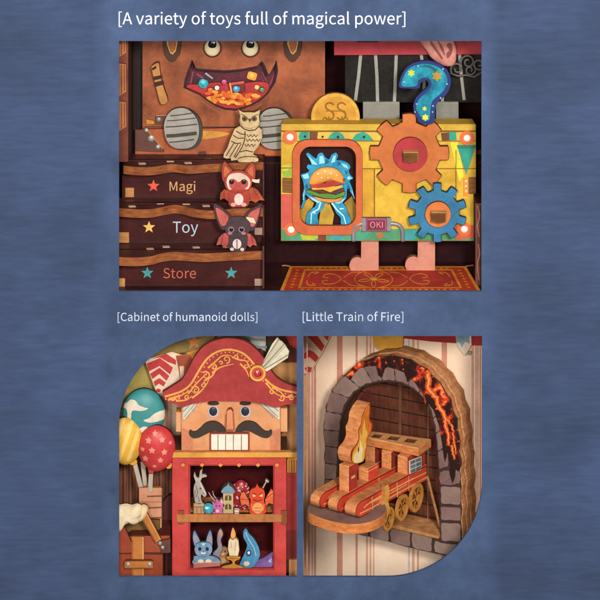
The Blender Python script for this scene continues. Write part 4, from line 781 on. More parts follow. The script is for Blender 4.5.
b = MB(); b.box(xl + .004, xr - .004, .0322, yb, zs2 - .004, zs2, M('#8f2c2c', .15)); b.build('shelf', nc)
plate('yellow_cornice', nc, FY(.0245), .006, M('#d08f36', .12, 60, h2='#dca24a'), [(171, 452.4), (298, 452.4), (298, 457.6), (171, 458)], EDGE_L)
# top board, coloured dark to paint in the shaded gap beside the neck
b = MB(); zc_ = FY(.0245).hit(0, 452.4).z; b.box(fCb.hit(172, 0).x, fCb.hit(286.5, 0).x, .0305, yb, zc_ - .004, zc_ - .0006, M('#4a2f1e', .2)); b.build('top_board', nc)
# side column to the right
cl = thing('side_column', 'slim red column with yellow banded top at the right of the cabinet', 'column', (FY(.04).hit(293, 0).x, .04, zfB))
plate('shaft', cl, FY(.040), .012, M('#a23230', .12, 60), rect(286, 472, 297.5, 530), CRE)
plate('capital', cl, FY(.038), .014, M('#c98934', .12, 60), rect(287, 457, 299, 473), EDGE_L, strips=[(M('#8a4a22'), .8, [(x, 460), (x, 473)]) for x in (289, 291.6, 294.2, 296.4)])
plate('lower_shaft', cl, FY(.040), .012, M('#7d2a28', .15, 60), rect(286, 530, 297.5, 559.6), CRE)
plate('base_block', cl, FY(.038), .014, M('#d0935c', .12, 60), rect(289, 559.6, 299, 604), EDGE_L)

# head
fH = FY(.030)
FACEC = M('#c88658', .08, 60, .55, .12, h2='#d6986c')
face = plate('face', nc, fH, .028, FACEC, rect(181.4, 398, 280.6, 452.6), M('#b8744e', .12),
   marks=[(M('#c47a58'), [(181.6, 428), (193, 432), (193, 452), (181.6, 452)]), (M('#c47a58'), [(280.4, 428), (270, 432), (270, 452), (280.4, 452)])])
TUFT = M('#c9c2b2', .1); TUFTL = M('#8f8c80')
for s in (0, 1):
    t = [(183, 403), (197.6, 403), (193, 411.6), (184, 420), (182.6, 420)]
    L = [[(184, 417), (195, 404)], [(183.6, 411.6), (190, 404)], [(186, 418.4), (196.4, 406)]]
    if s: t = mir(t, 230.4); t = [(x + 1.6, y) for x, y in t]; t[1] = (258.6, 403); L = [[(278, 417), (264, 404)], [(278.6, 411), (270, 404)], [(273.6, 417.6), (261, 404.6)]]
    plate('hair_tuft', face, fH, .001, TUFT, t, EDGE_D, d=-.001, strips=[(TUFTL, .9, l) for l in L])
    e = [(176, 412), (181.6, 412), (181.6, 432), (176, 432)] if not s else [(280.6, 408.4), (287.4, 408.4), (287.4, 432), (280.6, 432)]
    plate('ear', face, FY(.034), .012, M('#d29a6c', .1), e, EDGE_L)
    cx = 213.4 if not s else 245.4; cy = 411.6
    ew = plate('eye', face, fH, .0008, M('#b9b0b8', .06), circ(cx, cy, 5.5, 6, 30), M('#b98a70'), d=-.0008)
    b = MB(); b.dome(circ(cx - .2, cy - .3, 4.1, 4.6, 28), fH.back(-.0008), .0014, M('#2b2f3c', .08, bump=0, rough=.4), rings=6); b.build('pupil', ew, smooth=True)
    plate('eyebrow', face, fH, .0014, M('#33271f'), sm([(cx - 6, 403.6), (cx - 3, 401.6), (cx + 2, 401.4), (cx + 5.6, 403.4), (cx + 4, 405), (cx - 3, 405.2)], 4), INK, d=-.0014)
plate('nose', face, fH, .006, M('#cf8560', .1), [(228.4, 409.6), (231.4, 409.4), (233.2, 412), (234.4, 430.8), (225.6, 430.8), (226.6, 412)], M('#8a4026'), d=-.006,
   strips=[(M('#9a4a2c'), 1, [(226.6, 414), (225.9, 430)]), (M('#9a4a2c'), 1, [(233, 413), (234, 430)]), (M('#9a4a2c'), 1.2, [(226, 430), (234, 430)])])
ms = sm([(225.8, 431.6), (223, 426.2), (217, 422), (211, 421.4), (205, 423.6), (200, 428.4), (196, 431.4), (192.4, 431.6), (190.6, 430.2), (189, 432), (190, 435.6), (193.6, 438.2), (199, 437.6), (205, 434.8), (212, 431.6), (218, 431.4), (222, 433)], 4)
MST = M('#3a2e28', .15, 80)
for s in (0, 1): plate('moustache', face, fH, .0022, MST, ms if not s else mv(mir(ms, 230), 1.2, -.2), INK, d=-.0022)
TE = M('#e2d6c4', .05, bump=.05)
te = plate('teeth', face, fH, .0018, TE, rect(210.6, 433.6, 248.6, 450.8, 1.2), M('#8a4030'), d=-.0018, strips=[(M('#7a6a5e'), .8, [(x, 434.6), (x, 450)]) for x in (218, 225.6, 233.4, 241.4)])
b = MB(); b.prism([rect(209.6, 432.6, 249.6, 451.8, 1.8), rect(211.2, 434.2, 248, 450.2, 1)], fH, .0026, M('#8a3c2a'), M('#8a3c2a'), d=-.0026); b.build('lip_line', te)
# hat
fHt = FY(.022)
HAT = M('#98302f', .12, 160, .7, .3, h2='#a93a38'); HG = M('#d99a4c', .08)
hat_o = sm([(162.4, 392.4), (172, 386.6), (182, 379.6), (189, 368), (195, 356.6), (203, 347), (213, 341.4), (227, 338), (240, 339.6), (250, 344.4), (259, 352.4), (267, 363), (273, 373.6), (279, 379.4), (287, 384), (297.4, 387.4)], 4, False) + [(299, 403.6), (286, 404.8)] + sm([(286, 404.8), (276, 407.4), (264, 404.4), (250, 401.8), (230, 401), (208, 401.4), (190, 404.4), (182, 407.6), (176, 404), (168.4, 401.6), (163, 397)], 3, False)
ht = plate('hat', nc, fHt, .006, HAT, hat_o, M('#7d3c26'), bv=.0007)
tr = [(165, 396.6), (174, 394), (182, 391), (190, 385), (196, 375.6), (202, 365.6), (208, 358), (216, 352.4), (225, 349.8), (234, 350.2), (243, 353.4), (250, 359.4), (256, 367.4)]
tr2 = [(265, 379), (271, 384.4), (278, 388.4), (286, 391), (297.6, 392.8)]
b = MB(); fg_ = fHt
b.strip(sm(tr, 4, False), 2, fg_, HG, 1); b.strip(sm(tr2, 4, False), 2, fg_, HG, 1)
def off(pts, d):
    out = []
    for i in range(len(pts)):
        x0, y0 = pts[max(i - 1, 0)]; x1, y1 = pts[min(i + 1, len(pts) - 1)]; l = math.hypot(x1 - x0, y1 - y0)
        out.append((pts[i][0] - (y1 - y0) / l * d, pts[i][1] + (x1 - x0) / l * d))
    return out
for q in (sm(tr, 4, False), sm(tr2, 4, False)):
    for x, y in off(q, 2.6)[::2]: b.mark(circ(x, y, .8, n=7), fg_, HG, 1.2)
kk_ = 1.4
for (cx, cy, r, a0, a1) in ((178, 398, 3.2, 40, 480), (196, 390, 3.6, -120, 330), (206, 375.6, 4.4, -140, 320), (226.4, 359.4, 4, 90, -320), (246, 366, 2.6, -60, 330), (282, 398, 3, 160, -240), (291, 398, 3, 200, 620), (172.6, 398.6, 2, 0, 380), (187, 397, 2.4, 90, 470), (203, 385, 2.6, -90, 300), (214.6, 366.4, 2.8, 160, -240), (235.6, 357, 2.4, 60, -320), (253, 373.6, 2.2, -60, 320), (271.6, 391.6, 2.2, 20, 400), (221, 363, 2, 200, 520)):
    kk_ += .17; b.strip(spiral(cx, cy, r, .8, a0, a1, 20), (1.5, .9), fg_, HG, kk_)
for pts in ([(192, 398), (200, 392), (206, 385), (209, 379)], [(212, 373), (219, 368), (226, 365.6), (234, 364)], [(240, 363.6), (246, 370), (249, 377)], [(168, 400), (174, 398), (182, 395), (190, 391), (196, 394)], [(188, 394), (196, 384), (202, 378), (208, 372)], [(204, 381), (212, 376), (216, 368), (214, 362)], [(208, 368), (216, 361), (222, 356), (230, 355.6), (238, 360)], [(232, 357), (240, 360), (246, 361), (250, 368), (252, 372)], [(266, 383), (272, 390), (278, 395), (284, 396)], [(176, 401), (186, 400), (192, 396)], [(272, 387), (280, 391.6), (286, 397), (296, 396.6)]):
    kk_ += .17; b.strip(sm(pts, 4, False), (1.9, .7), fg_, HG, kk_)
b.build('gold_trim', ht)
fe = thing('white_feather', 'cream pleated feather plume tucked into the red hat medallion', 'feather', fHt.hit(262, 372))
for i, (p, m) in enumerate((([(260.6, 367), (263.6, 369), (280.6, 340.4), (277.4, 337), (272, 344)], '#c9bda6'), ([(262.6, 368), (266, 370.6), (287, 346.6), (282, 341), (279, 340)], '#bdb49c'), ([(263.6, 369.6), (266.8, 372), (288, 358), (289.4, 351), (286, 346)], '#cfc5ae'))):
    plate('vane', fe, FY(.0205 - .0012 * i), .001, M(m, .12, 90), p, M('#77705a'), strips=[(M('#7d7a5e'), 1, [p[0], ((p[2][0] + p[3][0]) / 2, (p[2][1] + p[3][1]) / 2)])])
md = plate('medallion', ht, fHt, .002, M('#b5502f', .15), circ(257.6, 373.4, 6.2, n=30), EDGE_L, d=-.004)
b = MB(); b.prism([circ(257.6, 373.4, 8.1, n=36), circ(257.6, 373.4, 5.9, n=36)], fHt, .0045, HG, M('#a66a30'), d=-.0045); b.build('medallion_ring', md)
b = MB(); b.dome(circ(257.8, 373.5, 3.7, n=16), fHt.back(-.004), .0015, M('#b5303a', .25, 120, rough=.25), [(M('#e0a090'), [(255.6, 371), (258, 370.4), (257.6, 373.6)]), (M('#5a1a28'), [(259, 374), (262, 372), (261.6, 377)])], rings=6); b.build('gem', md)

# ------------------------------------------------------------------ toys on the shelves
SHG = 'toys on the cabinet shelves'
def toy(name, label, cat, x, y, upper): 
    z = zs1 if upper else zs2
    yy = yof(y, z); return thing(name, label, cat, (FY(yy).hit(x, y).x, yy, z), SHG), FY(yy)
GR = M('#9a9088', .2, 120, h2='#b3a89c'); GRD = M('#5a5048', .2)
t, f = toy('stag_bust', 'grey antlered stag bust on a wooden block at the left of the upper shelf', 'stag bust', 199, 513.6, True)
plate('stand', t, f, .006, wood('#b0835c', '#cba27c', (2, 1, 1)), [(193.6, 503), (204.4, 503), (204.4, 513.8), (193.6, 513.8)], EDGE_D, strips=[(GRD, .7, [(194, 507), (204, 507)]), (M('#8a5a3a'), .7, [(197, 507), (197, 513)]), (M('#8a5a3a'), .7, [(201, 507), (201, 513)])])
hd = plate('head', t, f, .0035, GR, sm([(196, 481), (199, 479), (202, 484), (205, 490), (206.6, 495), (204, 497), (201.6, 494.4), (201, 499), (202.4, 503.4), (196, 503.4), (194, 497), (193.6, 488)], 4), GRD, strips=[(GRD, .6, [(196, 485), (197.6, 492), (196, 498)]), (GRD, .5, [(198, 496), (199.6, 502)]), (M('#d8cfc2'), .8, [(199.6, 482), (203.6, 490), (205.6, 494)]), (GRD, .5, [(195, 490), (194.6, 500)]), (GRD, .6, [(202.6, 493), (205, 494)])], marks=[(GRD, circ(200.4, 488.6, 1.1, n=8))])
plate('antler', t, f.back(-.0006), .003, M('#b0a69c', .15), [(195.6, 482), (193.6, 476), (194.6, 471.6), (196.4, 477), (199, 478), (200, 471), (202.6, 468.6), (201.8, 474), (206, 474.6), (207, 476.6), (202, 478), (199.6, 483)], GRD)
t, f = toy('potion_ball', 'small turquoise glass ball beside the stag bust', 'glass ball', 208, 513.8, True)
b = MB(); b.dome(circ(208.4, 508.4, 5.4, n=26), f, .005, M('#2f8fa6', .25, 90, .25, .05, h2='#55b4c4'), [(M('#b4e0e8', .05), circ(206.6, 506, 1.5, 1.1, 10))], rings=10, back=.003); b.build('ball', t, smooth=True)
t, f = toy('pink_creature', 'spiky pink creature with thin feelers left of the tower', 'creature', 216.5, 513.8, True)
PKC = M('#b84f8a', .25, 130, .45, h2='#d87cae')
plate('body', t, f, .003, PKC, [(211.6, 512), (213, 506), (211.4, 501), (215, 502.6), (216.4, 498), (219, 501), (222, 497), (222.6, 502), (225, 505), (222.6, 509), (222.8, 513.8), (213, 513.8)], GRD, marks=[(M('#7d3560'), [(212, 512), (214.6, 508), (216, 512)]), (M('#e2bccb'), [(222, 499), (223, 503), (220.6, 503)]), (INK, circ(216.2, 506, .8, n=8)), (INK, circ(219.4, 506, .8, n=8)), (M('#dfb0c4'), circ(217.4, 511, 2, 1.6, 10))])
b = MB()
for pts in ([(215, 502), (211, 497), (208.6, 493)], [(217, 500), (213.6, 496), (212.6, 491.6)]): b.tube([f.hit(*p) + Vector((0, .0015, 0)) for p in pts], .0005, M('#b99aa0'), 6)
b.build('feelers', t)
t, f = toy('toy_tower', 'cream little tower with a blue roof in the middle of the upper shelf', 'toy tower', 228, 513.8, True)
w_ = plate('tower_wall', t, f, .006, M('#c0a878', .2, 90), rect(223, 492, 233.4, 513.8), EDGE_D)
for y0, y1 in ((494.6, 500.6), (503.4, 509.6)): plate('window', w_, f, .0006, M('#5e4428', .2), [(225, y1), (225, y0 + 2), (228.2, y0), (231.4, y0 + 2), (231.4, y1)], EDGE_D, d=-.0006, strips=[(M('#d8c08a'), .7, [(228.2, y0), (228.2, y1)])])
plate('roof', t, f.back(-.0008), .0075, M('#6d94a6', .2), sm([(221.6, 493), (223.4, 488), (227, 485.6), (228.2, 482.6), (229.6, 485.6), (233, 488), (234.6, 493)], 3), GRD)
_t, _f = toy('toy_drum', 'tiny white drum in front of the red spotted dome', 'toy drum', 236.6, 513.9, True)
plate('drum_shell', _t, _f, .004, M('#cfc2b4', .1), rect(234.4, 508.4, 239, 513.9, .8), GRD, strips=[(M('#b5453c'), .8, [(234.6, 509.6), (238.8, 509.6)]), (M('#b5453c'), .8, [(234.6, 512.8), (238.8, 512.8)])])
t, f = toy('spotted_dome', 'dark red dome with pale spots behind the tower and the dragon', 'dome', 240, 510.5, True)
random.seed(5)
b = MB(); b.dome(sm([(229.6, 509), (230.6, 494), (234, 484), (240.6, 479.6), (247, 483.4), (250.6, 493), (251, 509)], 24), f.back(.004), .006, M('#92222e', .2, 100, .35, .15), [(M('#d6b0a4'), circ(random.uniform(231, 250), random.uniform(482, 508), random.uniform(.6, 1.1), n=8)) for i in range(46)], rings=60, c=(240.4, 497)); b.build('dome_shell', t, smooth=True)
t, f = toy('red_dragon', 'fat orange red dragon with raised wings at the right of the upper shelf', 'toy dragon', 257, 513.8, True)
DR = M('#c8371f', .18, 100, .4, h2='#e2582e'); DRE = M('#7a2018')
for s, p in ((0, [(249, 500), (244, 491.4), (241.4, 492.6), (239.6, 499), (241, 506), (245, 504.4), (249.6, 508)]), (1, [(265, 499), (268.6, 493), (271, 488.6), (274.6, 492), (275.4, 499), (273, 504.6), (269, 503.4), (265.4, 507)])):
    plate('wing', t, f.back(.0006), .003, M('#d05030', .15, h2='#e07a44'), p, DRE, strips=[(DRE, .6, [p[0], p[3]])])
plate('body', t, f, .004, DR, sm([(249.6, 508), (250.6, 501), (249.6, 495), (251, 489.6), (255.4, 487.4), (257, 484), (259, 487.4), (263.4, 489.6), (265, 495), (264, 501), (266, 508), (264.4, 513.6), (251, 513.8)], 4), DRE,
   marks=[(M('#e39a5c', .1), circ(257.8, 508, 5.2, 5.6, 18)), (M('#f0c090'), [(252.6, 494), (256.2, 496), (253, 497)]), (M('#f0c090'), [(262.6, 494), (259, 496), (262, 497)])], strips=[(DRE, .8, [(253, 499.6), (257.6, 501.4), (262.4, 499.6)]), (DRE, .6, [(252, 492.6), (256.4, 494.6)]), (DRE, .6, [(263, 492.6), (258.8, 494.6)]), (M('#e88a58'), .8, [(251.4, 504), (252.6, 511)]), (M('#e88a58'), .8, [(264, 504), (263, 511)]), (M('#b0623a'), .6, [(254, 508), (261.6, 508)]), (M('#b0623a'), .6, [(254.6, 511), (261, 511)])])
plate('hammer', t, f.back(-.0004), .003, M('#a89c84', .15), [(262, 488), (265.6, 481.6), (264.6, 480.6), (266.4, 478.6), (269.6, 481.4), (268, 483.2), (266.8, 482.6), (263.4, 489)], GRD)
# lower shelf
BL = M('#557a9c', .2, 110, .45, h2='#82a6c0'); BLD = M('#35424f', .15)
t, f = toy('blue_cat', 'blue grey long eared cat resting on a pink book on the lower shelf', 'toy cat', 204, 567.8, False)
plate('book', t, f.back(-.002), .008, M('#b06a66', .15, 80), [(193, 563.4), (219, 562.6), (219.6, 566), (193.4, 568.2)], M('#cfae9c'))
plate('body', t, f, .0035, BL, sm([(195.6, 556), (212, 556), (218.6, 559), (219, 563.4), (194, 563.8), (193.6, 559)], 4), BLD, marks=[(M('#d8c8a8'), circ(200.6, 561.4, 3, 2.2, 12)), (M('#d8c8a8'), circ(208.6, 561.4, 3, 2.2, 12))])
hd = plate('head', t, f, .0035, BL, sm([(194.4, 549), (197, 543.6), (203.4, 542), (210, 543.4), (212.4, 549), (210, 555), (203.4, 557), (196.6, 555)], 4), BLD, d=-.0012, marks=[(M('#1e2733'), circ(199.8, 549, 1.7, 2, 10)), (M('#1e2733'), circ(207.2, 549, 1.7, 2, 10)), (M('#c8ccd0'), circ(203.4, 553, 2.6, 1.4, 10)), (M('#b8c6d0'), [(201, 543.4), (203.4, 546.4), (205.8, 543.2)]), (M('#c08a90'), circ(197.6, 552.4, 1.2, .8, 8)), (M('#c08a90'), circ(209.4, 552.4, 1.2, .8, 8)), (M('#1e2733'), [(202.6, 551.4), (204.4, 551.4), (203.5, 552.8)])])
for p in ([(195, 547), (192.6, 538), (194, 530.6), (197.4, 535), (200.6, 543.6)], [(206, 543.6), (207.4, 535), (210.4, 530), (212.6, 538), (211.8, 547)]):
    plate('ear', t, f.back(.0002), .003, BL, sm(p, 3), BLD, marks=[(M('#a58a98'), scl(p, sum(q[0] for q in p) / 5, sum(q[1] for q in p) / 5, .55))])
plate('tail', t, f.back(.003), .003, M('#8a8290', .2), sm([(214, 560), (219.6, 556), (222.6, 548), (221, 540), (223.4, 534), (220.6, 528.6), (217.6, 533), (217, 541), (217.6, 548), (213, 553)], 3), BLD, marks=[(M('#b98a5c'), circ(220.6, 533.4, 1.8, 3, 10))])
t, f = toy('brown_bear', 'tiny brown bear sitting behind the foot of the candlestick', 'toy bear', 223.5, 564.5, False)
plate('body', t, f, .003, M('#8a6140', .2, 100, h2='#a87a50'), sm([(217.6, 564.6), (218.6, 556), (217, 551), (219.6, 547.6), (224, 546.6), (228, 548.6), (228.6, 552.4), (227.6, 557), (229.4, 564.6)], 4), EDGE_D, marks=[(INK, circ(221, 551.4, .8, n=8)), (INK, circ(225, 551.4, .8, n=8)), (M('#cfae84'), circ(223, 554, 1.8, 1.2, 10)), (M('#b88c5e'), circ(223.2, 560.4, 2.8, 2.8, 12))])
t, f = toy('lit_candle', 'cream candle with an orange flame on a brass candlestick, lower shelf', 'candle', 232, 568, False)
plate('wax', t, f, .004, M('#dcc8a6', .1), [(228.6, 541), (230, 538.4), (233, 540), (236, 538), (238.6, 541), (239.4, 550), (238, 556.6), (229.6, 556.6), (227.8, 549)], M('#a58a64'), strips=[(M('#b59a74'), .7, [(231, 541), (231.4, 548)]), (M('#b59a74'), .7, [(235.6, 541), (235, 551)])])
plate('flame', t, f.back(.001), .002, M('#d98a3e', .15, h2='#e8b46a'), sm([(233, 527.6), (235.6, 533), (235.4, 537), (233, 539), (230.8, 537), (231, 532.6)], 3), EDGE)
plate('candlestick', t, f.back(-.0006), .005, M('#b0742e', .2, 90, .4, h2='#cf9440'), sm([(227, 556.4), (240, 556.4), (239, 559.6), (235.6, 561), (235.4, 564), (241.6, 566), (243, 568), (222.6, 568.2), (224, 565.6), (231.6, 564), (231.6, 561), (228, 559.6)], 3), EDGE_D, strips=[(M('#7a4a1c'), .6, [(229, 558.4), (238, 558.4)])])
t, f = toy('blue_dragon', 'sleepy blue hooded dragon with a purple tail at the right of the lower shelf', 'toy dragon', 252, 567.5, False)
plate('tail', t, f.back(.001), .003, M('#64468c', .2, 90, .45, h2='#8a6cac'), sm([(250, 567), (256, 561), (264, 557.4), (270, 553.6), (273.6, 552), (272.6, 558), (273, 566), (262, 567.6)], 4), BLD, marks=[(M('#9ab4c8'), [(268, 561), (271.6, 558), (271, 563)])])
bd = plate('body', t, f, .0035, M('#3377a4', .2, 100, .45, h2='#5c9fc4'), sm([(239.6, 567.6), (241.4, 560), (244.6, 553), (247, 545), (243.6, 538), (243.4, 531), (246.4, 528.6), (249, 533.6), (254, 538.6), (258.6, 547), (260, 555), (257, 561.6), (252, 567.4)], 4), BLD, marks=[(M('#2b4a60'), circ(248.6, 553, 2.9, 3.4, 14)), (M('#c8dce4'), circ(248.8, 552.8, 1.3, 1.6, 10)), (M('#d8c8a8'), circ(246.6, 563.6, 3, 2.4, 12))], strips=[(M('#a9c4d0'), .8, sm([(245.6, 532), (249, 540), (254, 548), (256, 556)], 3, False))])

# ------------------------------------------------------------------ balloons, crate, suitcase
fBl = FY(.040)
def balloon(label, cx, cy, rx, ry, fr, m, marks, stick, knot, edge):
    t = thing('balloon', label, 'balloon', fr.hit(*stick[-1]), 'balloons on sticks')
    o = circ(cx, cy, rx, ry, 200)
    o = [(x, y if y < cy else cy + (y - cy) * (1 + .06 * (1 - abs(x - cx) / rx))) for x, y in o]
    b = MB(); b.dome(o, fr, .011, m, marks, rings=80, c=(cx, cy), back=.003, me=edge); b.build('balloon_skin', t, smooth=True)
    plate('knot', t, fr, .003, knot[0], knot[1], edge, d=-.0012)
    b = MB(); b.prism([(stick[0][0] - 2.1, stick[0][1]), (stick[0][0] + 2.1, stick[0][1]), (stick[1][0] + 2.3, stick[1][1]), (stick[1][0] - 2.3, stick[1][1])], fr, .003, M('#b3a696', .12, 80), M('#8a7a68'), d=.0035); b.build('stick', t)
CL = M('#d9cbb8', .08)
cl1 = sm([(118, 406), (121, 403.6), (127, 401), (131, 397.4), (136, 397.6), (139, 401), (143, 402.6), (148.6, 404.6), (142, 406.6), (133, 407), (131.6, 415), (130, 417), (128, 415), (127, 407)], 4)
cl2 = sm([(144, 416), (150, 413.6), (154, 410.4), (159, 408.4), (165, 409), (168, 412), (168, 417), (160, 418), (151, 418.4)], 4)
cl3 = sm([(138, 427.6), (142, 423.4), (146, 422.2), (150, 425), (152, 428), (144, 428.8)], 4)
balloon('teal balloon with white clouds, uppermost of the three', 143.8, 413, 21.4, 24.4, fBl, M('#357f82', .1, 60, .45, .06, h2='#428f90'), [(CL, cl1), (CL, cl2), (CL, cl3)], [(142.6, 462), (146, 492)], (M('#357f82', .1), [(142, 437), (146, 437), (147.6, 441), (140.6, 441)]), M('#2a5f60'))
YB = M('#d8a53c', .1, 60, .45, .06); YS = M('#e5bf6a', .08)
balloon('yellow balloon with slanting pale stripes at the left edge', 125.4, 440.4, 17.4, 22.8, FY(.032), YB, [(YS, [(108 + 9.2 * i, 420 - 2 + 40), (108 + 9.2 * i + 4, 420 + 38), (108 + 9.2 * i + 20, 412), (108 + 9.2 * i + 16, 412)]) for i in range(5)] + [(YS, [(104 + 9.2 * i - 9, 470), (108 + 9.2 * i - 9, 470), (112 + 9.2 * i, 440), (108 + 9.2 * i, 440)]) for i in range(0)], [(134.4, 462), (142, 492)], (M('#cf8f2e', .1), sm([(129, 460.6), (135, 459.4), (137.4, 462.6), (134, 465.4), (130, 464.4)], 3)), M('#a8742a'))
RS = M('#e08a7a', .08)
balloon('red balloon with pale stars in front of the teal one', 156.8, 447.6, 18.8, 22.2, FY(.029), M('#bb3436', .1, 60, .42, .06, h2='#c8403f'), [(RS, star(x, y, r, 5, .55)) for x, y, r in ((155.4, 430.6, 3), (149, 437, 3.4), (162.6, 436, 3.2), (152.6, 446, 3.6), (165, 448, 3.4), (146, 455, 3.6), (161, 456, 3.4), (155, 462.6, 2.4), (143, 446, 2.6), (170.6, 440, 2))], [(151, 474), (150, 492)], (M('#bb3436', .1), [(147.6, 467), (156, 467.6), (153, 473.6), (149, 473.6)]), M('#7d2222'))
tag(plate('orange_knob', None, FY(.030), .004, M('#cf8a34', .1), circ(168.6, 465, 3.4, 4, 20), EDGE, loc=FY(.03).hit(168.6, 465)), 'small round orange knob at the top left corner of the cabinet', 'knob')
WB = M('#bf8262', .12, 60, h2='#cb9272')
cr = thing('stick_crate', 'peach wooden crate holding the balloon sticks', 'crate', FY(.034).hit(150, 545))
plate('front', cr, FY(.034), .004, WB, rect(139, 487.6, 161.6, 600), EDGE, strips=[(M('#7a4630'), 1.5, [(147, 496.4), (161.4, 496)]), (M('#7a4630'), 1.5, [(147, 508), (161.4, 507.4)]), (M('#7a4630'), 1.5, [(150, 518), (161.4, 517.6)]), (M('#a86a4c'), .8, [(139.4, 502), (161.4, 502)])])
b = MB(); x0, x1 = FY(.034).hit(139, 0).x, FY(.034).hit(161.6, 0).x; z0, z1_ = zfB, FY(.034).hit(0, 500).z
b.box(x0, x0 + .003, .038, .060, z0, z1_, WB); b.build('side', cr); b = MB(); b.box(x1 - .003, x1, .038, .060, z0, z1_, WB); b.build('side', cr)
tag(plate('shadow_sheet', None, FY(.052), .004, M('#4a1a1c', .2, 60), [(162, 503), (168, 496), (173, 494), (176, 600), (162, 600)], BLACK, loc=FY(.052).hit(168, 600)), 'dark maroon sheet standing in for the shadow between the crate and the cabinet', 'board')  # the shadow between crate and cabinet, put into the colour of a sheet
# suitcase
fSu = FY(.016)
LE = M('#87371f', .15, 50, .55, .2, h2='#9a4629'); LED = M('#4f1f14', .2); STP = M('#b0672e', .15, 60, .55, .15, h2='#c47c3c')
su = thing('leather_suitcase', 'open reddish leather suitcase with tan straps at the lower left', 'suitcase', (fSu.hit(141, 0).x, .03, zfB))
plate('body', su, fSu, .035, LE, rect(110, 552.6, 163.4, 604), LED, bv=.0008, strips=[(LED, 1.4, [(112, 553.4), (163, 554)])])
plate('rim_band', su, fSu.back(.001), .034, M('#97462c', .15, 50), [(131, 536), (170, 535.6), (170, 552.6), (110, 552.4), (110, 546), (120, 543)], LED)
plate('lid_flap', su, fSu.back(-.001), .003, M('#8f3c25', .15, 50), [(110, 538), (121.6, 525), (125, 528), (134.4, 548), (132, 553), (120, 553.4), (110, 548)], LED, d=-.001)
stp = plate('strap', su, fSu, .003, STP, [(131.6, 536.4), (144, 536.6), (144.4, 604), (131.6, 604)], M('#7a4420'), d=-.003, strips=[(M('#d8a56a'), .8, [(142.8, 537), (143, 600)]), (M('#8a4c22'), .8, [(132.6, 540), (132.8, 600)])])
bk = plate('buckle', su, fSu.back(-.003), .003, STP, rect(124.4, 560.6, 153, 568.8, 2), M('#5a2f18'), d=-.003, strips=[(M('#6a3a1e'), .8, [(125, 561), (152, 561), (152, 568.2), (125, 568.2), (125, 561)])])
for x in (128, 149.6): rivet(bk, fSu.back(-.006), x, 564.6, 2.4, .0014, M('#a5a0a0', .1, metal=.3, rough=.35))
cb = plate('corner_bracket', su, fSu.back(-.001), .003, M('#5f3a32', .15), [(158, 541), (170.6, 539), (170.6, 553), (162, 553.4)], LED, d=-.002)
for x, y in ((160, 543.4), (162.6, 547.6)): rivet(cb, fSu.back(-.0035), x, y, 2, .0012, M('#9a9494', .1, metal=.3, rough=.35))
plate('stay_strap', su, fSu, .003, M('#a85e2c', .15, 60, h2='#bd7838'), [(141, 518), (146.6, 511.6), (161.4, 539.6), (155.8, 543.6)], M('#5a2f18'), d=-.0045, strips=[(M('#d09a5c'), .7, [(146, 513), (160.4, 540)]), (M('#7a4420'), .7, [(142.4, 519), (156.4, 543)])])
plate('inside', su, FY(.030), .003, M('#6a5024', .2, 50), [(120, 518), (160, 520), (160, 540), (120, 540)], LED)
# cream sack
fSk = FY(.013)
sk = thing('cream_sack', 'cream rounded cloth sack spilling over the suitcase edge', 'sack', fSk.hit(130, 530))
b = MB(); b.dome(sm([(108, 508), (114, 504.4), (120, 504.6), (126, 503.6), (132, 504.8), (137.4, 503.6), (142, 506.2), (142.6, 512), (140, 516), (139.6, 521), (135, 523.4), (130, 521.6), (124, 525), (120, 531), (114, 531), (108, 524)], 5), fSk, .010, M('#d8c4a0', .1, 60, .85, .2, h2='#e3d4b6'), rings=14, back=.003); b.build('sack_cloth', sk, smooth=True)
b = MB(); b.dome(sm([(140.4, 506), (144.4, 504.4), (148, 507), (147.6, 512.6), (145, 517.4), (140.6, 521.4), (137.8, 519.6), (140, 513)], 4), fSk.back(.002), .006, M('#d2b98c', .1, 60, .85, .2), rings=8, back=.003); b.build('sack_hem', sk, smooth=True)

# ================================================================== WINDOW THREE: the little train in its stone tunnel
AN = math.radians(31)
U = Vector((math.cos(AN), -math.sin(AN), 0)); NV = Vector((-math.sin(AN), -math.cos(AN), 0)); UP = Vector((0, 0, 1))
PA = FY(.112).hit(390, 530)
FA = Frame(PA, NV)                                       # front face of the stone arch
def fw(d): return FA.back(d)
TH = .0098
# wall and floor
FWC = fw(3 * TH + .002)
b = MB(); WP = M('#edd0b4', .05, 50, .8, .1, h2='#f3dbc4', wear=.12); WS = M('#c98d78', .08, 60, .8); WS2 = M('#d8a48c', .08, 60, .8); WO = M('#d0a878', .08, 60, .8)
b.prism([(285, 316), (510, 316), (510, 640), (285, 640)], FWC, .003, WP)
for x0, x1, m in ((303, 307, WO), (307.6, 310, WS2), (311.4, 313.4, WS2), (314.2, 316, WS), (337, 342.6, WS), (355.6, 357.6, M('#d0907e')), (366, 368, WS2), (369.6, 371.4, WS2), (373, 374.4, WS2), (408, 410, M('#c9c0c0')), (412, 414.6, WS2), (417, 419, WS2), (441.6, 447, WS), (471.4, 474, WS2), (475, 479, M('#d8b0a0')), (479.6, 481, WS)):
    b.mark([(x0, 316), (x1, 316), (x1, 640), (x0, 640)], FWC, m, 1)
struct(b.build('wallpaper_wall'))
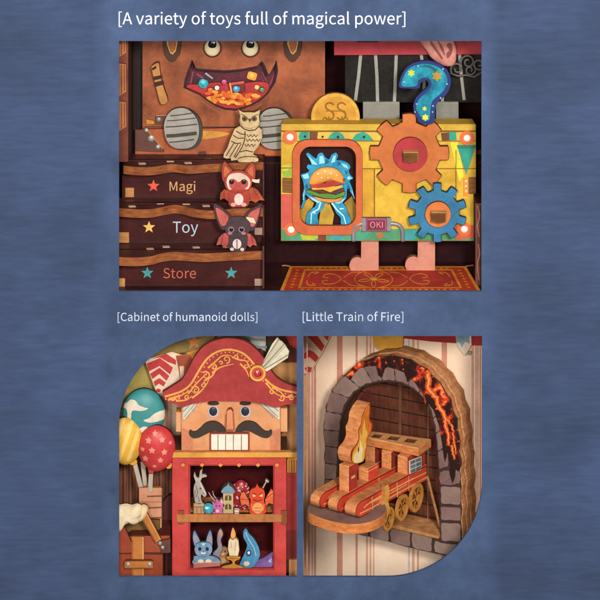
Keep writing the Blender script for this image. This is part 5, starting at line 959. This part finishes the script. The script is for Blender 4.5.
# lower wainscot seen under the arch
# bunting over the arch
FB = fw(3 * TH - .004)
def pen3(label, pts, m, marks=(), d=0, nm='bunting_pennant'):
    k = (sum(p[0] for p in pts) / len(pts), sum(p[1] for p in pts) / len(pts))
    f = FB.back(d)
    o = plate(nm, None, f, .002, m, pts, EDGE_L, marks=marks, loc=f.hit(*k)); return tag(o, label, 'pennant', 'bunting pennants over the tunnel')
CH = M('#bb3a38', .1)
pen3('white pennant with red chevrons in the upper left corner above the tunnel', [(298, 322), (334, 322), (331, 336), (322, 354), (312, 371), (306.6, 374), (298, 374)], M('#dcc6ae', .08), [(CH, [(305, 334), (316, 334), (324.6, 346), (321.6, 351.6), (312, 341)]), (CH, [(321.6, 334), (329.6, 334), (327.6, 341)]), (CH, [(303.6, 353.6), (309, 350), (313.6, 351.6), (319, 357.6), (315.6, 362.4), (309.6, 357), (303.6, 359)]), (CH, [(304.6, 368), (308, 366.4), (312, 367.6), (311, 371.6), (307, 372.6)])])
pen3('plain orange pennant above the crown of the stone arch', [(369, 324), (404, 324), (402.4, 350), (384, 352), (375, 348)], M('#d9a040', .1))
pen3('long thin dark red pennant to the right of the orange one', [(403.6, 322), (455, 322), (456.4, 343.4), (430, 341.6), (403.6, 338.4)], M('#96282c', .12))
pen3('small dark red pennant in the upper right corner above the tunnel', [(470.4, 322), (490, 322), (490, 346), (471.4, 345.6)], M('#96282c', .12))
pen3('white scrap with a grey blue star between the two dark red pennants', [(450.6, 326), (472, 326), (472.4, 344), (465, 356), (458, 347)], M('#dccbb8', .08), [(M('#7f9fae', .12), [(456, 330), (469.6, 330), (469.6, 343.6), (465, 341.6), (461.6, 347.6), (460, 342.6), (455.6, 342)])], d=.0006)
tag(plate('green_leaf', None, FB, .0012, M('#8a9a84', .12), [(466, 353), (469, 351), (472, 352), (470.6, 355.4), (467.4, 355)], EDGE_L, loc=FB.hit(469, 353)), 'tiny grey green paper leaf on the wall below the star', 'paper leaf')

# ------------------------------------------------------------------ arch
outer = [(314.6, 527), (316.6, 516), (323.6, 506), (324.6, 494), (323.8, 482), (325.4, 470), (323.6, 458), (324.6, 446), (323, 434), (323.2, 424), (325.6, 415), (325, 406), (329.6, 398), (331.6, 389), (338.6, 381), (344.6, 374), (352, 368.6), (358, 363), (366.6, 360.6), (374, 357), (384, 356.6), (393, 355.2), (402, 358.2), (411, 360), (418.6, 365.4), (427, 369.4), (432.6, 376.6), (440, 383), (444.6, 392), (450.6, 400), (452.4, 410), (456.8, 419), (457, 430), (459.6, 441), (458.6, 452), (461.4, 463), (460.4, 474), (462.4, 486), (461, 497), (463, 509), (461.6, 521), (463, 533), (461.6, 545), (457.6, 560), (446, 556.4), (428, 552.4), (405, 547), (385, 541), (370, 537.4), (350, 532.4), (330, 528.4)]
inner = [(334, 512), (336, 490), (337.4, 470), (338.6, 450), (340, 430), (342, 416), (346.6, 404), (353.6, 394), (363, 387.4), (374, 383.6), (386, 382), (398, 383.2), (408, 387), (417, 393), (424.6, 401), (430, 412), (433, 424), (435.6, 440), (437, 460), (438.4, 480), (439, 505), (439.6, 537), (420, 531.6), (395, 525), (365, 518.4)]
tn = thing('stone_tunnel', 'purple grey stone tunnel arch with glowing lava running down its right side', 'tunnel', fw(TH).hit(395, 545))
MORT = M('#3a2a28', .2, 90, h2='#4a3531')
EDW = M('#9a5c38', .2, 120, .6, .25, h2='#dba06c', stretch=(1, 1, 4), wear=.15)
cn = (392, 460)
outs = [outer, [(x + (x - cn[0]) * .012 + random.uniform(-1, .8), y + (y - cn[1]) * .010 + random.uniform(-.9, .7)) for x, y in outer], [(x + (x - cn[0]) * .008, y + (y - cn[1]) * .004 - 0) for x, y in outer]]
# px outlines of the rear layers are given on the front face and pushed back along its normal
REV = M('#4a332c', .2, 60, h2='#5e4238')
def push(loops, d0, t, mf, me, name, parent, bv=.0007):
    b = MB(); L = [[FA.hit(*p) - NV * d0 for p in lp] for lp in loops]
    b.prism3(L, NV, t, mf, me, REV); return b.build(name, parent, bv)
random.seed(11)
front = push([outs[0], inner], 0, TH - .0014, MORT, EDW, 'front_layer', tn)
for q_ in (1, 2): push([scl(outs[0], 392, 460, .989), inner], q_ * TH - .0016, .0034, EDGE_D, EDGE_D, 'dark_seam', tn, 0)  # added dark plates colour in the shade of the gaps between layers
push([outs[1], scl(inner, 392, 460, 1.01)], TH, TH - .0014, EDW, EDW, 'middle_layer', tn)
push([outs[2], inner], 2 * TH, TH, EDW, wood('#8a5230', '#c08a5a', (1, 1, 4), 120), 'rear_layer', tn)
# stones: blocks between the inner and outer line
STN = [M(h, .14, 55, .85, .45, h2=h2) for h, h2 in (('#7b625e', '#93786f'), ('#705653', '#876c66'), ('#856d66', '#9a8077'), ('#775b5a', '#8c706b'))]
def along(curve, n0, n1, t):
    seg = curve[n0:n1 + 1]; L = [math.hypot(seg[i + 1][0] - seg[i][0], seg[i + 1][1] - seg[i][1]) for i in range(len(seg) - 1)]
    tot = sum(L); d = t * tot
    for i, l in enumerate(L):
        if d <= l or i == len(L) - 1: return (seg[i][0] + (seg[i + 1][0] - seg[i][0]) * d / l, seg[i][1] + (seg[i + 1][1] - seg[i][1]) * d / l)
        d -= l
def stone(poly, i):
    c = (sum(p[0] for p in poly) / len(poly), sum(p[1] for p in poly) / len(poly))
    q = rough(sm(scl(poly, *c, .955), 2), 3, .18)
    plate('stone', front, FA, .0012, STN[i % 4], q, MORT, d=-.0012, bv=.0004)
random.seed(21)
OI0, OI1 = 2, 43; II0, II1 = 0, 21
J = [((321.5, 510), (335, 511.5), 0), ((324, 494), (336, 495), 0), ((324, 479), (337, 480), 0), ((324.3, 463), (338, 465), 0), ((324.3, 446), (339, 448), 0), ((323, 430), (340.6, 431), 0), ((325.2, 411), (342.6, 414.6), 0), ((331, 391), (350, 398.4), 0), ((344, 374.6), (361, 388.4), .02),
     ((361, 362), (373.6, 383.8), .18), ((376.6, 357), (383, 382.4), .24), ((393, 355.4), (395.6, 382.8), .36), ((411, 360), (408, 387), .44), ((427, 369.6), (418.6, 394.6), .5), ((440, 383), (427, 405), .52), ((450.4, 400), (432, 420), .54), ((456.8, 420), (434.6, 434), .52), ((459, 441), (436.4, 452), .48), ((460.6, 462), (437.6, 470), .5)]
def near(c, p): return min(range(len(c)), key=lambda q: math.hypot(c[q][0] - p[0], c[q][1] - p[1]))
for k in range(len(J) - 1):
    (oa, ia, wa), (oc, ic, wc) = J[k], J[k + 1]
    def lerp(p, q, t): return (p[0] + (q[0] - p[0]) * t, p[1] + (q[1] - p[1]) * t)
    def bulge(p, q):       # middle of an arc edge, pushed out from the arch's centre line
        m_ = lerp(p, q, .5); dx, dy = m_[0] - 392, m_[1] - 450; l = math.hypot(dx, dy); return (m_[0] + dx / l * (.5 if oa[1] > 411 else 1.1), m_[1] + dy / l * (.5 if oa[1] > 411 else 1.1))
    A0, A1 = lerp(oa, ia, wa + .03), lerp(oa, ia, .95); C0, C1 = lerp(oc, ic, wc + .03), lerp(oc, ic, .95)
    stone([A0, bulge(A0, C0), C0, lerp(C0, C1, .5), C1, bulge(A1, C1), A1, lerp(A0, A1, .5)], k * 3 + k // 4)
for i, (y0, y1, sh) in enumerate(((471, 484.4, 0), (486, 504.6, 0), (506.4, 520.6, .3), (522.4, 541.6, 0), (543.4, 556, 0))):
    x0 = 440.4 - .02 * (540 - y0)
    if i == 0: stone([(439.6, 472), (449, 470), (451, 478), (455, 470.6), (459.4, 469.6), (460, 484), (440, 485)], 1)
    elif i < 4: stone([(440.4, y0), (450, y0 + .3), (460.4, y0 + .8), (461, (y0 + y1) / 2), (460.6, y1 + .6), (450, y1), (441, y1 - .4), (440.6, (y0 + y1) / 2)], i + 1)
    else: stone([(439, 541.8), (450, 543.6), (459.4, 545), (457, 557), (446, 555), (434.4, 552), (434, 541)], 2)
bx = [317, 329.6, 348.8, 369, 389.6, 411, 432.6]
for i in range(6):
    x0, x1 = bx[i], bx[i + 1]; yt = lambda x: 511 + (x - 334) * .247; yb_ = lambda x: 524.6 + (x - 315) * .243
    stone([(x0 + .6, yt(x0) + 1.5), ((x0 + x1) / 2, yt((x0 + x1) / 2) + 1.1), (x1 - .6, yt(x1) + 1.5), (x1 - .5, (yt(x1) + yb_(x1)) / 2), (x1 - .8, yb_(x1) - .8), ((x0 + x1) / 2, yb_((x0 + x1) / 2) - .2), (x0 + .8, yb_(x0) - .8)], i * 3 + 1)
# lava: burnt crust with cracks, printed on the outer right part of the face
def lava_material():
    m = bpy.data.materials.new('cracked_lava'); m.use_nodes = True; nt = m.node_tree; N, L = nt.nodes, nt.links; b = N['Principled BSDF']
    b.inputs['Roughness'].default_value = .55; b.inputs['Specular IOR Level'].default_value = .25
    tc = N.new('ShaderNodeTexCoord')
    n = N.new('ShaderNodeTexNoise'); n.inputs['Scale'].default_value = 90; n.inputs['Detail'].default_value = 4; L.new(tc.outputs['Object'], n.inputs['Vector'])
    vm = N.new('ShaderNodeVectorMath'); vm.operation = 'MULTIPLY_ADD'; vm.inputs[1].default_value = (.022, .022, .022); L.new(n.outputs['Color'], vm.inputs[0]); L.new(tc.outputs['Object'], vm.inputs[2])
    v = N.new('ShaderNodeTexVoronoi'); v.feature = 'DISTANCE_TO_EDGE'; v.inputs['Scale'].default_value = 62; L.new(vm.outputs[0], v.inputs['Vector'])
    mk = N.new('ShaderNodeTexNoise'); mk.inputs['Scale'].default_value = 48; mk.inputs['Detail'].default_value = 2; L.new(tc.outputs['Object'], mk.inputs['Vector'])
    mr = N.new('ShaderNodeMapRange'); mr.inputs['From Min'].default_value = .38; mr.inputs['From Max'].default_value = .62; mr.inputs['To Min'].default_value = .35; mr.inputs['To Max'].default_value = 0; L.new(mk.outputs['Fac'], mr.inputs['Value'])
    ad = N.new('ShaderNodeMath'); ad.operation = 'ADD'; L.new(v.outputs['Distance'], ad.inputs[0]); L.new(mr.outputs['Result'], ad.inputs[1])
    r = N.new('ShaderNodeValToRGB'); cr = r.color_ramp; e = cr.elements; e[0].position = 0; e[0].color = lin('#f0a060'); e[1].position = 1; e[1].color = lin('#1c1110')
    for p, c in ((.035, '#e8682c'), (.09, '#c23a1e'), (.17, '#5e1d16'), (.26, '#2c1614')):
        x = e.new(p); x.color = lin(c)
    L.new(ad.outputs[0], r.inputs['Fac']); L.new(r.outputs['Color'], b.inputs['Base Color'])
    bp = N.new('ShaderNodeBump'); bp.inputs['Strength'].default_value = .5; bp.inputs['Distance'].default_value = .001; L.new(n.outputs['Fac'], bp.inputs['Height']); L.new(bp.outputs['Normal'], b.inputs['Normal'])
    return m
CRUST = lava_material()
crust_o = [(352, 368.6), (358, 363), (366.6, 360.6), (374, 357), (384, 356.6), (393, 355.2), (402, 358.2), (411, 360), (418.6, 365.4), (427, 369.4), (432.6, 376.6), (440, 383), (444.6, 392), (450.6, 400), (452.4, 410), (456.8, 419), (457, 430), (459.6, 441), (458.6, 452), (461.4, 463), (460.4, 468)]
crust_i = [(458, 472), (455.6, 468), (455, 476), (452.4, 484), (449.6, 474), (450, 462), (447.6, 452), (445, 462), (442.4, 448), (440.6, 436), (438.4, 424), (434.6, 412), (429, 404), (425.4, 407), (423.4, 396), (417, 385), (411.6, 379), (407.6, 382.6), (404.4, 373), (397, 369.6), (388, 367), (384.6, 369), (381.4, 378), (378, 375), (375.6, 366), (368, 366.4), (359.6, 368.4), (354, 374), (350, 380), (347, 378), (348, 373)]
cr_ = plate('lava_crust', front, FA, .0018, CRUST, rough(crust_o + crust_i, 2.4, .35), MORT, d=-.0019, bv=.0003)
FL = FA.back(-.0019)
LV = [M('#b9321c', .25, 140, .5, .2, h2='#d9502a'), M('#e0622a', .2, 150, .5, .2, h2='#ee8436'), M('#f0a860', .1, 120, .5, .1)]
veins = [
 [(427, 372), (429, 380), (428, 387), (432, 393), (436.6, 398), (438.6, 406), (443, 412), (446, 419), (445, 426), (447.6, 434), (448.4, 446)],
 [(446, 419), (450.6, 424), (453, 432), (454.6, 442), (456, 454)], [(438.6, 406), (435.4, 410)], [(452, 446), (453, 454), (455, 460)]]
kk = 1
vb = MB()
for i, v in enumerate(veins):
    p = jit(sm(v, 4, False), .9); ww = 6.6 if i == 0 else 3.2
    vb.strip(p, (ww, ww * .55), FL, LV[0], kk); kk += .15
    vb.strip(jit(p, .7), (ww * .6, ww * .25), FL, LV[1], kk + 2); vb.strip(p[1:-1], (ww * .24, ww * .1), FL, LV[2], kk + 4)
random.seed(9)
for i in range(34):
    t = random.random(); j = int(t * (len(crust_o) - 5)) + 2; ox, oy = crust_o[j]; ix, iy = ox + (412 - ox) * .15, oy + (455 - oy) * .13
    q = random.random(); x, y = ox + (ix - ox) * q, oy + (iy - oy) * q
    vb.mark(jit(circ(x, y, random.uniform(.5, 1.3), random.uniform(.4, 1), 7), .2), FL, LV[random.choice((0, 0, 1))], kk + 6)
vb.build('lava_vein', cr_)
# inside of the tunnel: back planks, posts, sill
def inside_plate(name, pts, d, t, m, me, strips=(), marks=(), parent=tn):
    b = MB(); L = [FA.hit(*p) - NV * d for p in pts]; b.prism3([L], NV, t, m, me)
    for k, (mm, w, s_) in enumerate(strips):
        n = len(s_); A = []
        for i in range(n - 1):
            p, q = FA.hit(*s_[i]), FA.hit(*s_[i + 1]); dr = (q - p).normalized().cross(NV) * w / 2000
            a = b.add([v - NV * d + NV * (.0003 + .0001 * k) for v in (p + dr, q + dr, q - dr, p - dr)])
            f = (a, a + 1, a + 2, a + 3); nn = (b.v[f[1]] - b.v[f[0]]).cross(b.v[f[2]] - b.v[f[0]]).dot(NV); b.face(f if nn > 0 else f[::-1], mm)
    for k, (mm, lp) in enumerate(marks):
        b.prism3([[FA.hit(*p) - NV * (d - .0006 - .0002 * k) for p in lp]], NV, 0, mm, mm)
    return b.build(name, parent, .0004)
PLK = wood('#48231a', '#74402c', (8, 1, 1), 40); PKS = M('#24100c')
inside_plate('back_planks', scl(inner, 389, 455, 1.06), 3 * TH - .003, .003, PLK, PKS,
   strips=[(PKS, 1.1, [(330, 392 + 12.6 * i - 8), (445, 392 + 12.6 * i + 14)]) for i in range(12)] + [(M('#6d4634', .2), 3.4, [(389, 384), (387.6, 520)]), (M('#8a5f48', .2), 1.2, [(417, 392), (416.6, 530)])],
   marks=[(M('#5e2420', .3, 60), [(345, 410), (356, 398), (362, 404), (356, 424), (348, 436)]), (M('#7d3a26', .25, 70), [(418, 398), (432, 410), (434, 424), (428, 428), (419, 412)]), (M('#84402a', .25, 70), [(419, 416), (428, 431), (434, 434), (434, 450), (424, 440), (419, 428)]), (M('#6a2c2a', .3), [(420, 444), (434, 456), (434, 474), (422, 462)]), (M('#7a3330', .25), [(424, 486), (430, 484), (434, 492), (431, 500), (425, 497)])])
inside_plate('sill', [(366, 516.6), (440, 534.6), (440, 537.6), (366, 520)], -.004, .03, wood('#a86c38', '#cf9858', (6, 1, 1), 50), EDW)
# slanting brace
b = MB(); b.tube([FA.hit(424.6, 478) - NV * .006, FA.hit(430, 500) - NV * .006, FA.hit(437.4, 529) - NV * .006], [.0014, .0014, .0016], wood('#9a6236', '#bd8450'), 8); b.build('brace', tn)

# ------------------------------------------------------------------ the train: plates standing side by side, pointing out of the tunnel
ZT = FA.hit(424.6, 482) - NV * .004                       # rear foot of the right plate
FS = Frame(ZT, U)                                        # right side plane of the train, seen from +U
RC = M('#cc3c2c', .12, 70, .4, .12, h2='#e0543c', wear=.1); GDL = M('#ecb068', .1); TE_ = wood('#8a4e28', '#c68448', (1, 1, 5), 110); TOPW = M('#ad5c36', .22, 130, .55, .25, h2='#eba266', stretch=(1, 1, 4), spec=.3, wear=.12)
tr_ = thing('little_train', 'little red and gold layered wooden train coming out of the stone tunnel', 'toy train', Frame(FS.hit(365, 517), UP).hit(352, 518))
body_R = sm([(361, 517.4), (357, 516.2), (355.4, 512), (356.6, 506.4), (360.4, 501.6), (366, 498)], 4, False) + [ (388, 485.2), (408.6, 474.2), (426.6, 464.4), (426.6, 480.4), (405, 492.6), (384, 504.6), (372, 511.2)]
def side(name, pts, u0, t, m, me, marks=(), strips=(), parent=tr_, bv=.0006, shift=(0, 0), copy=False):
    """a plate standing along the train; u0 = how far its printed face lies from the right side of the train"""
    g = FS if copy else Frame(ZT + U * u0, U)
    up = u0 if copy else 0
    b = MB(); L = [g.hit(*p) + U * up + NV * shift[0] + UP * shift[1] for p in pts]
    b.prism3([L], U, t, m, me)
    k = 1
    for mm, lp in marks:
        b.prism3([[g.hit(*p) + U * (up + .00022 * k) + NV * shift[0] + UP * shift[1] for p in lp]], U, 0, mm, mm); k += .4
    for mm, w, s_ in strips:
        n = len(s_)
        for i in range(n - 1):
            p, q = g.hit(*s_[i]), g.hit(*s_[i + 1]); dr = (q - p).normalized().cross(U) * w / 2000
            a = b.add([v + U * (up + .00022 * k) + NV * shift[0] + UP * shift[1] for v in (p + dr, q + dr, q - dr, p - dr)])
            f = (a, a + 1, a + 2, a + 3); nn = (b.v[f[1]] - b.v[f[0]]).cross(b.v[f[2]] - b.v[f[0]]).dot(U); b.face(f if nn > 0 else f[::-1], mm); k += .12
    return b.build(name, parent, bv)
bands = [(M('#5a1d16', .2), .9, [(361, 516.6)] + body_R[2:18] + [(366.4, 498.6), (388, 486), (408.6, 475), (425.8, 465.6)]), (M('#5a1d16', .2), .9, [(361, 516.6), (372, 510.4), (384, 503.8), (405, 491.8), (425.8, 480)]), (GDL, 1.5, [(363, 507.6), (370, 501.6), (388, 491.4), (408, 480.6), (425.6, 472.4)]), (GDL, 1.4, [(359, 513.6), (372, 507), (405, 488.6), (426, 477)]), (GDL, 2, [(384, 488), (385, 503)]), (GDL, 2, [(371, 496.4), (372, 510)]), (GDL, 2, [(396, 482), (396.6, 497)]), (GDL, 1.4, [(407.6, 475.6), (408, 491)])]
side('boiler_plate', body_R, 0, .0125, RC, TOPW, strips=bands + [(M('#f0c88a'), .8, [(365, 504.6), (388, 494), (406, 484)])])
side('boiler_plate', body_R, -.0203, .0105, RC, TOPW, strips=bands[:4] + bands[6:7], shift=(.0012, .0005), copy=True)
side('boiler_plate', body_R, -.0400, .0105, RC, TOPW, strips=bands[:4] + bands[6:7], shift=(.0024, .0008), copy=True)
zr_ = FS.hit(411, 446.4).z                                # top of the roof
def at_z(x, u0, z):
    g = Frame(ZT + U * u0, U); y0, y1 = 400, 500
    for _ in range(40):
        ym_ = (y0 + y1) / 2
        if g.hit(x, ym_).z > z: y0 = ym_
        else: y1 = ym_
    return y0
def cab_pts(u0, xa, xb, yb):
    zt_ = zr_ - .0089
    return [(xa, yb), (xa, at_z(xa, u0, zt_)), (xb, at_z(xb, u0, zt_)), (xb, yb - 5)]
cb_ = side('cab_plate', cab_pts(-.0006, 407.2, 425.4, 478), -.0006, .0115, M('#a83a2c', .15, 70), TOPW, bv=.0005)
win = [(409.8, 461), (421, 456.6), (421.2, 469), (410, 474)]
b_ = side('window', win, .0004, .001, M('#46555c', .3, 120, .25, .05, h2='#8a9ca4'), M('#cfc4b4'), strips=[(M('#d8d2c6'), 1.2, win + win[:1]), (M('#d8d2c6'), 1, [(415.4, 458.8), (415.6, 471.5)]), (M('#d8d2c6'), .9, [(409.9, 465.3), (421, 460.7)]), (M('#d8d2c6'), .9, [(410, 469.6), (421.1, 464.9)])], parent=cb_, bv=0)
side('cab_plate', cab_pts(-.0208, 391, 406, 478), -.0208, .0115, M('#8f3426', .15, 70), TOPW)
side('cab_plate', cab_pts(-.0416, 374.6, 390, 474), -.0416, .0115, M('#8f3426', .15, 70), TOPW)
side('steam_dome', [(368, 492), (368, 468.6), (378.4, 463), (378.4, 482)], -.0208, .0115, RC, TOPW, strips=[(GDL, 1, [(368.6, 471.4), (378, 466)])])
# roof with three square holes
FR_ = FZ(zr_)
b = MB(); HOLE = M('#54301c', .2, 90); b.prism([[(365.6, 437.2), (371.8, 431), (431.4, 439), (418.4, 448.4)], [(371.8, 437), (375.2, 434.4), (382, 435.3), (379, 438)], [(387.6, 439.2), (391, 436.5), (399.6, 437.6), (396.6, 440.4)], [(404.6, 441.6), (408, 438.7), (416.6, 440), (413.6, 442.9)]], FR_, .0085, M('#c47c48', .2, 60, .5, .2, h2='#e8ae72', stretch=(4, 4, 1), wear=.12), M('#a85a32', .2, 110, .55, .25, h2='#de9456', stretch=(1, 1, 4), wear=.12), mh=HOLE); b.build('roof', tr_, .0006)  # hole walls coloured dark to paint in the shade inside the slots
# platform
zp = (FS.hit(362, 517.4)).z
FPl = FZ(zp)
pf = sm([(307.6, 509), (309.4, 505.6), (316, 504), (330, 501), (360, 499), (380, 502), (386, 506.4), (385.4, 512), (379, 518), (368, 522.4), (352, 524.2), (334, 521.8), (318, 517), (309.6, 513)], 5)
b = MB(); b.prism([pf], FPl, .0098, M('#7a5a54', .15, 60, h2='#8a6a62'), M('#ad5a30', .2, 90, .5, .2, h2='#e4924e', stretch=(1, 1, 3), wear=.12)); plf = b.build('platform', tr_, .0009)
b = MB(); b.prism([[(315, 517), (345, 524), (352, 522), (352, 512), (320, 508)]], FZ(zp - .0112), .004, M('#4a2a1a'), M('#3a2016')); b.build('under_block', tr_)
# chimney with the flame standing on it
side('chimney', [(348.6, 493), (348.6, 466.4), (358.6, 461.6), (359, 469.6), (357.6, 471), (357.8, 488)], -.0208, .0112, M('#b0382c', .15, 70), TOPW, strips=[(M('#e0b08a'), 2.6, [(351, 478), (355, 475.8)])])
flm = [(353.2, 464), (350.2, 457), (351.4, 450), (355.6, 444.6), (358.4, 438), (358, 430), (360.6, 424), (361.6, 416), (365, 408.6), (370, 402.6), (370.6, 410), (370, 418), (373, 424), (371.6, 432), (368, 438), (367, 446), (365.6, 454), (363.4, 461)]
flm_s = sm(flm, 3)
FLM = [M(h, .12, 90, .5, .08, h2=h2) for h, h2 in (('#8a2a1c', '#b03a22'), ('#d86a24', '#ee8f36'), ('#f0ae3a', '#f8cc5c'), ('#fae29a', '#fdf2c8'))]
def sub(pts, cx, cy, k, ky): return sm(scl(pts, cx, cy, k, ky), 3)
f1 = [(353.6, 463), (352, 456), (354, 449), (358.6, 442), (360.4, 434), (362, 424), (366, 414), (366.6, 424), (368.4, 432), (366, 440), (365.4, 449), (362.4, 461)]
f2_ = [(354.4, 462), (353.6, 456), (356, 449), (360, 441), (362, 430), (363.6, 424), (364.6, 434), (364, 444), (363.6, 453), (361, 461)]
f3_ = [(355.4, 461), (355.6, 455), (358.4, 448), (361.6, 441), (362, 449), (361, 456), (359, 461)]
fl = thing('wooden_flame', 'bright yellow and orange wooden flame rising from the train chimney', 'flame', Frame(ZT - U * .0208, U).hit(358, 464))
side('flame_plate', flm_s, -.0205, .0145, FLM[0], M('#b0603a', .2, 120, .55, .25, h2='#e8a064', stretch=(1, 1, 3), wear=.12), marks=[(FLM[1], scl(flm_s, 362.4, 442, .84, .95)), (FLM[2], sm([(353.6, 463), (351.8, 456), (354.4, 449.6), (357.6, 445), (359.4, 438), (359.6, 431), (361.4, 436), (362.4, 428), (364.4, 419), (365, 427), (367.4, 433.6), (365, 440), (366, 446), (364, 452), (363, 461)], 3)), (FLM[3], sm([(354.4, 462), (353.4, 456.4), (356.4, 451), (359.4, 446), (360, 440), (361.6, 446), (362.6, 450), (361.6, 456), (361, 461.6)], 3)), (FLM[0], sm([(357.4, 449.6), (358.6, 446), (358.8, 450), (357.6, 453)], 2))], parent=fl, bv=.0006)
# wheels with spokes
GW = M('#c07a2c', .15, 90, .45, .1, h2='#d49a44')
WD = M('#6a3416', .2)
for x, y, r in ((414.6, 497, .0142), (400.6, 507, .0128), (386.6, 518.4, .0115)):
    c = FS.hit(x, y) + U * .003
    def ring(r0, n=36): return [c + NV * (r0 * math.cos(2 * PI * i / n)) + UP * (r0 * math.sin(2 * PI * i / n)) for i in range(n)]
    b = MB(); b.prism3([ring(r), ring(r * .72)], U, .003, GW, wood('#9a5e28', '#c08040'))
    wh = b.build('wheel', tr_, .0003)
    b = MB()
    for i in range(6):
        a = i * PI / 6 * 2; d1 = NV * math.cos(a) + UP * math.sin(a); d2 = NV * -math.sin(a) + UP * math.cos(a)
        q = [c - U * (.0006 + .00004 * i) + d1 * (r * .2) + d2 * r * .08, c - U * (.0006 + .00004 * i) + d1 * (r * .73) + d2 * r * .08, c - U * (.0006 + .00004 * i) + d1 * (r * .73) - d2 * r * .08, c - U * (.0006 + .00004 * i) + d1 * (r * .2) - d2 * r * .08]
        b.prism3([q], U, .0016, GW, WD)
    b.build('spokes', wh)
    b = MB(); b.prism3([[p + U * .0006 for p in ring(r * .26, 20)]], U, .0034, GW, WD); b.build('hub', wh, .0002)
    b = MB(); b.tube([c - U * .003, c - U * .045], .0016, WD, 10); b.build('axle', wh)
# dripping gold print on the side above the first wheel
side('lava_drip', sm([(385.4, 486), (388.8, 485), (389.6, 494), (388.6, 502), (390.4, 510), (388, 516), (385.6, 523.6), (382.6, 518), (383.6, 509), (382.4, 504), (385, 496)], 3), .0046, .0046, M('#e08a30', .15, 90, h2='#f4c25e'), TE_, bv=.0003)

# ================================================================== lamps, world, camera
w = bpy.data.worlds.new('World'); scene.world = w; w.use_nodes = True
bg_ = w.node_tree.nodes['Background']; bg_.inputs['Color'].default_value = (.93, .96, 1.0, 1); bg_.inputs['Strength'].default_value = .19
def lamp(name, loc, aim, size, watts, col):
    l = bpy.data.lights.new(name, 'AREA'); l.shape = 'DISK'; l.size = size; l.energy = watts; l.color = col
    o = bpy.data.objects.new(name, l); COL.objects.link(o); o.location = loc
    o.rotation_euler = (Vector(aim) - Vector(loc)).to_track_quat('-Z', 'Y').to_euler(); return o
lamp('studio_softbox', (.46, -2.25, 1.14), (0, .05, 0), .34, 62, (1, .945, .87))
lamp('studio_fill_softbox', (-.25, -2.5, .86), (0, .05, 0), .7, 46, (1, .94, .865))

cd = bpy.data.cameras.new('camera'); co = bpy.data.objects.new('camera', cd); COL.objects.link(co)
co.location = CAM; co.rotation_euler = (PI / 2, 0, 0)
cd.sensor_width = 36; cd.sensor_fit = 'HORIZONTAL'; cd.lens = 36 * DIST / .6
cd.shift_y = -EYE / .6          # a view camera: the film stays parallel to the board, the lens looks down from above
cd.clip_start = .1; cd.clip_end = 50
scene.camera = co
scene.view_settings.view_transform = 'Standard'; scene.view_settings.look = 'None'; scene.view_settings.exposure = 0; scene.view_settings.gamma = 1
scene.cycles.max_bounces = 5
scene.cycles.use_denoising = True
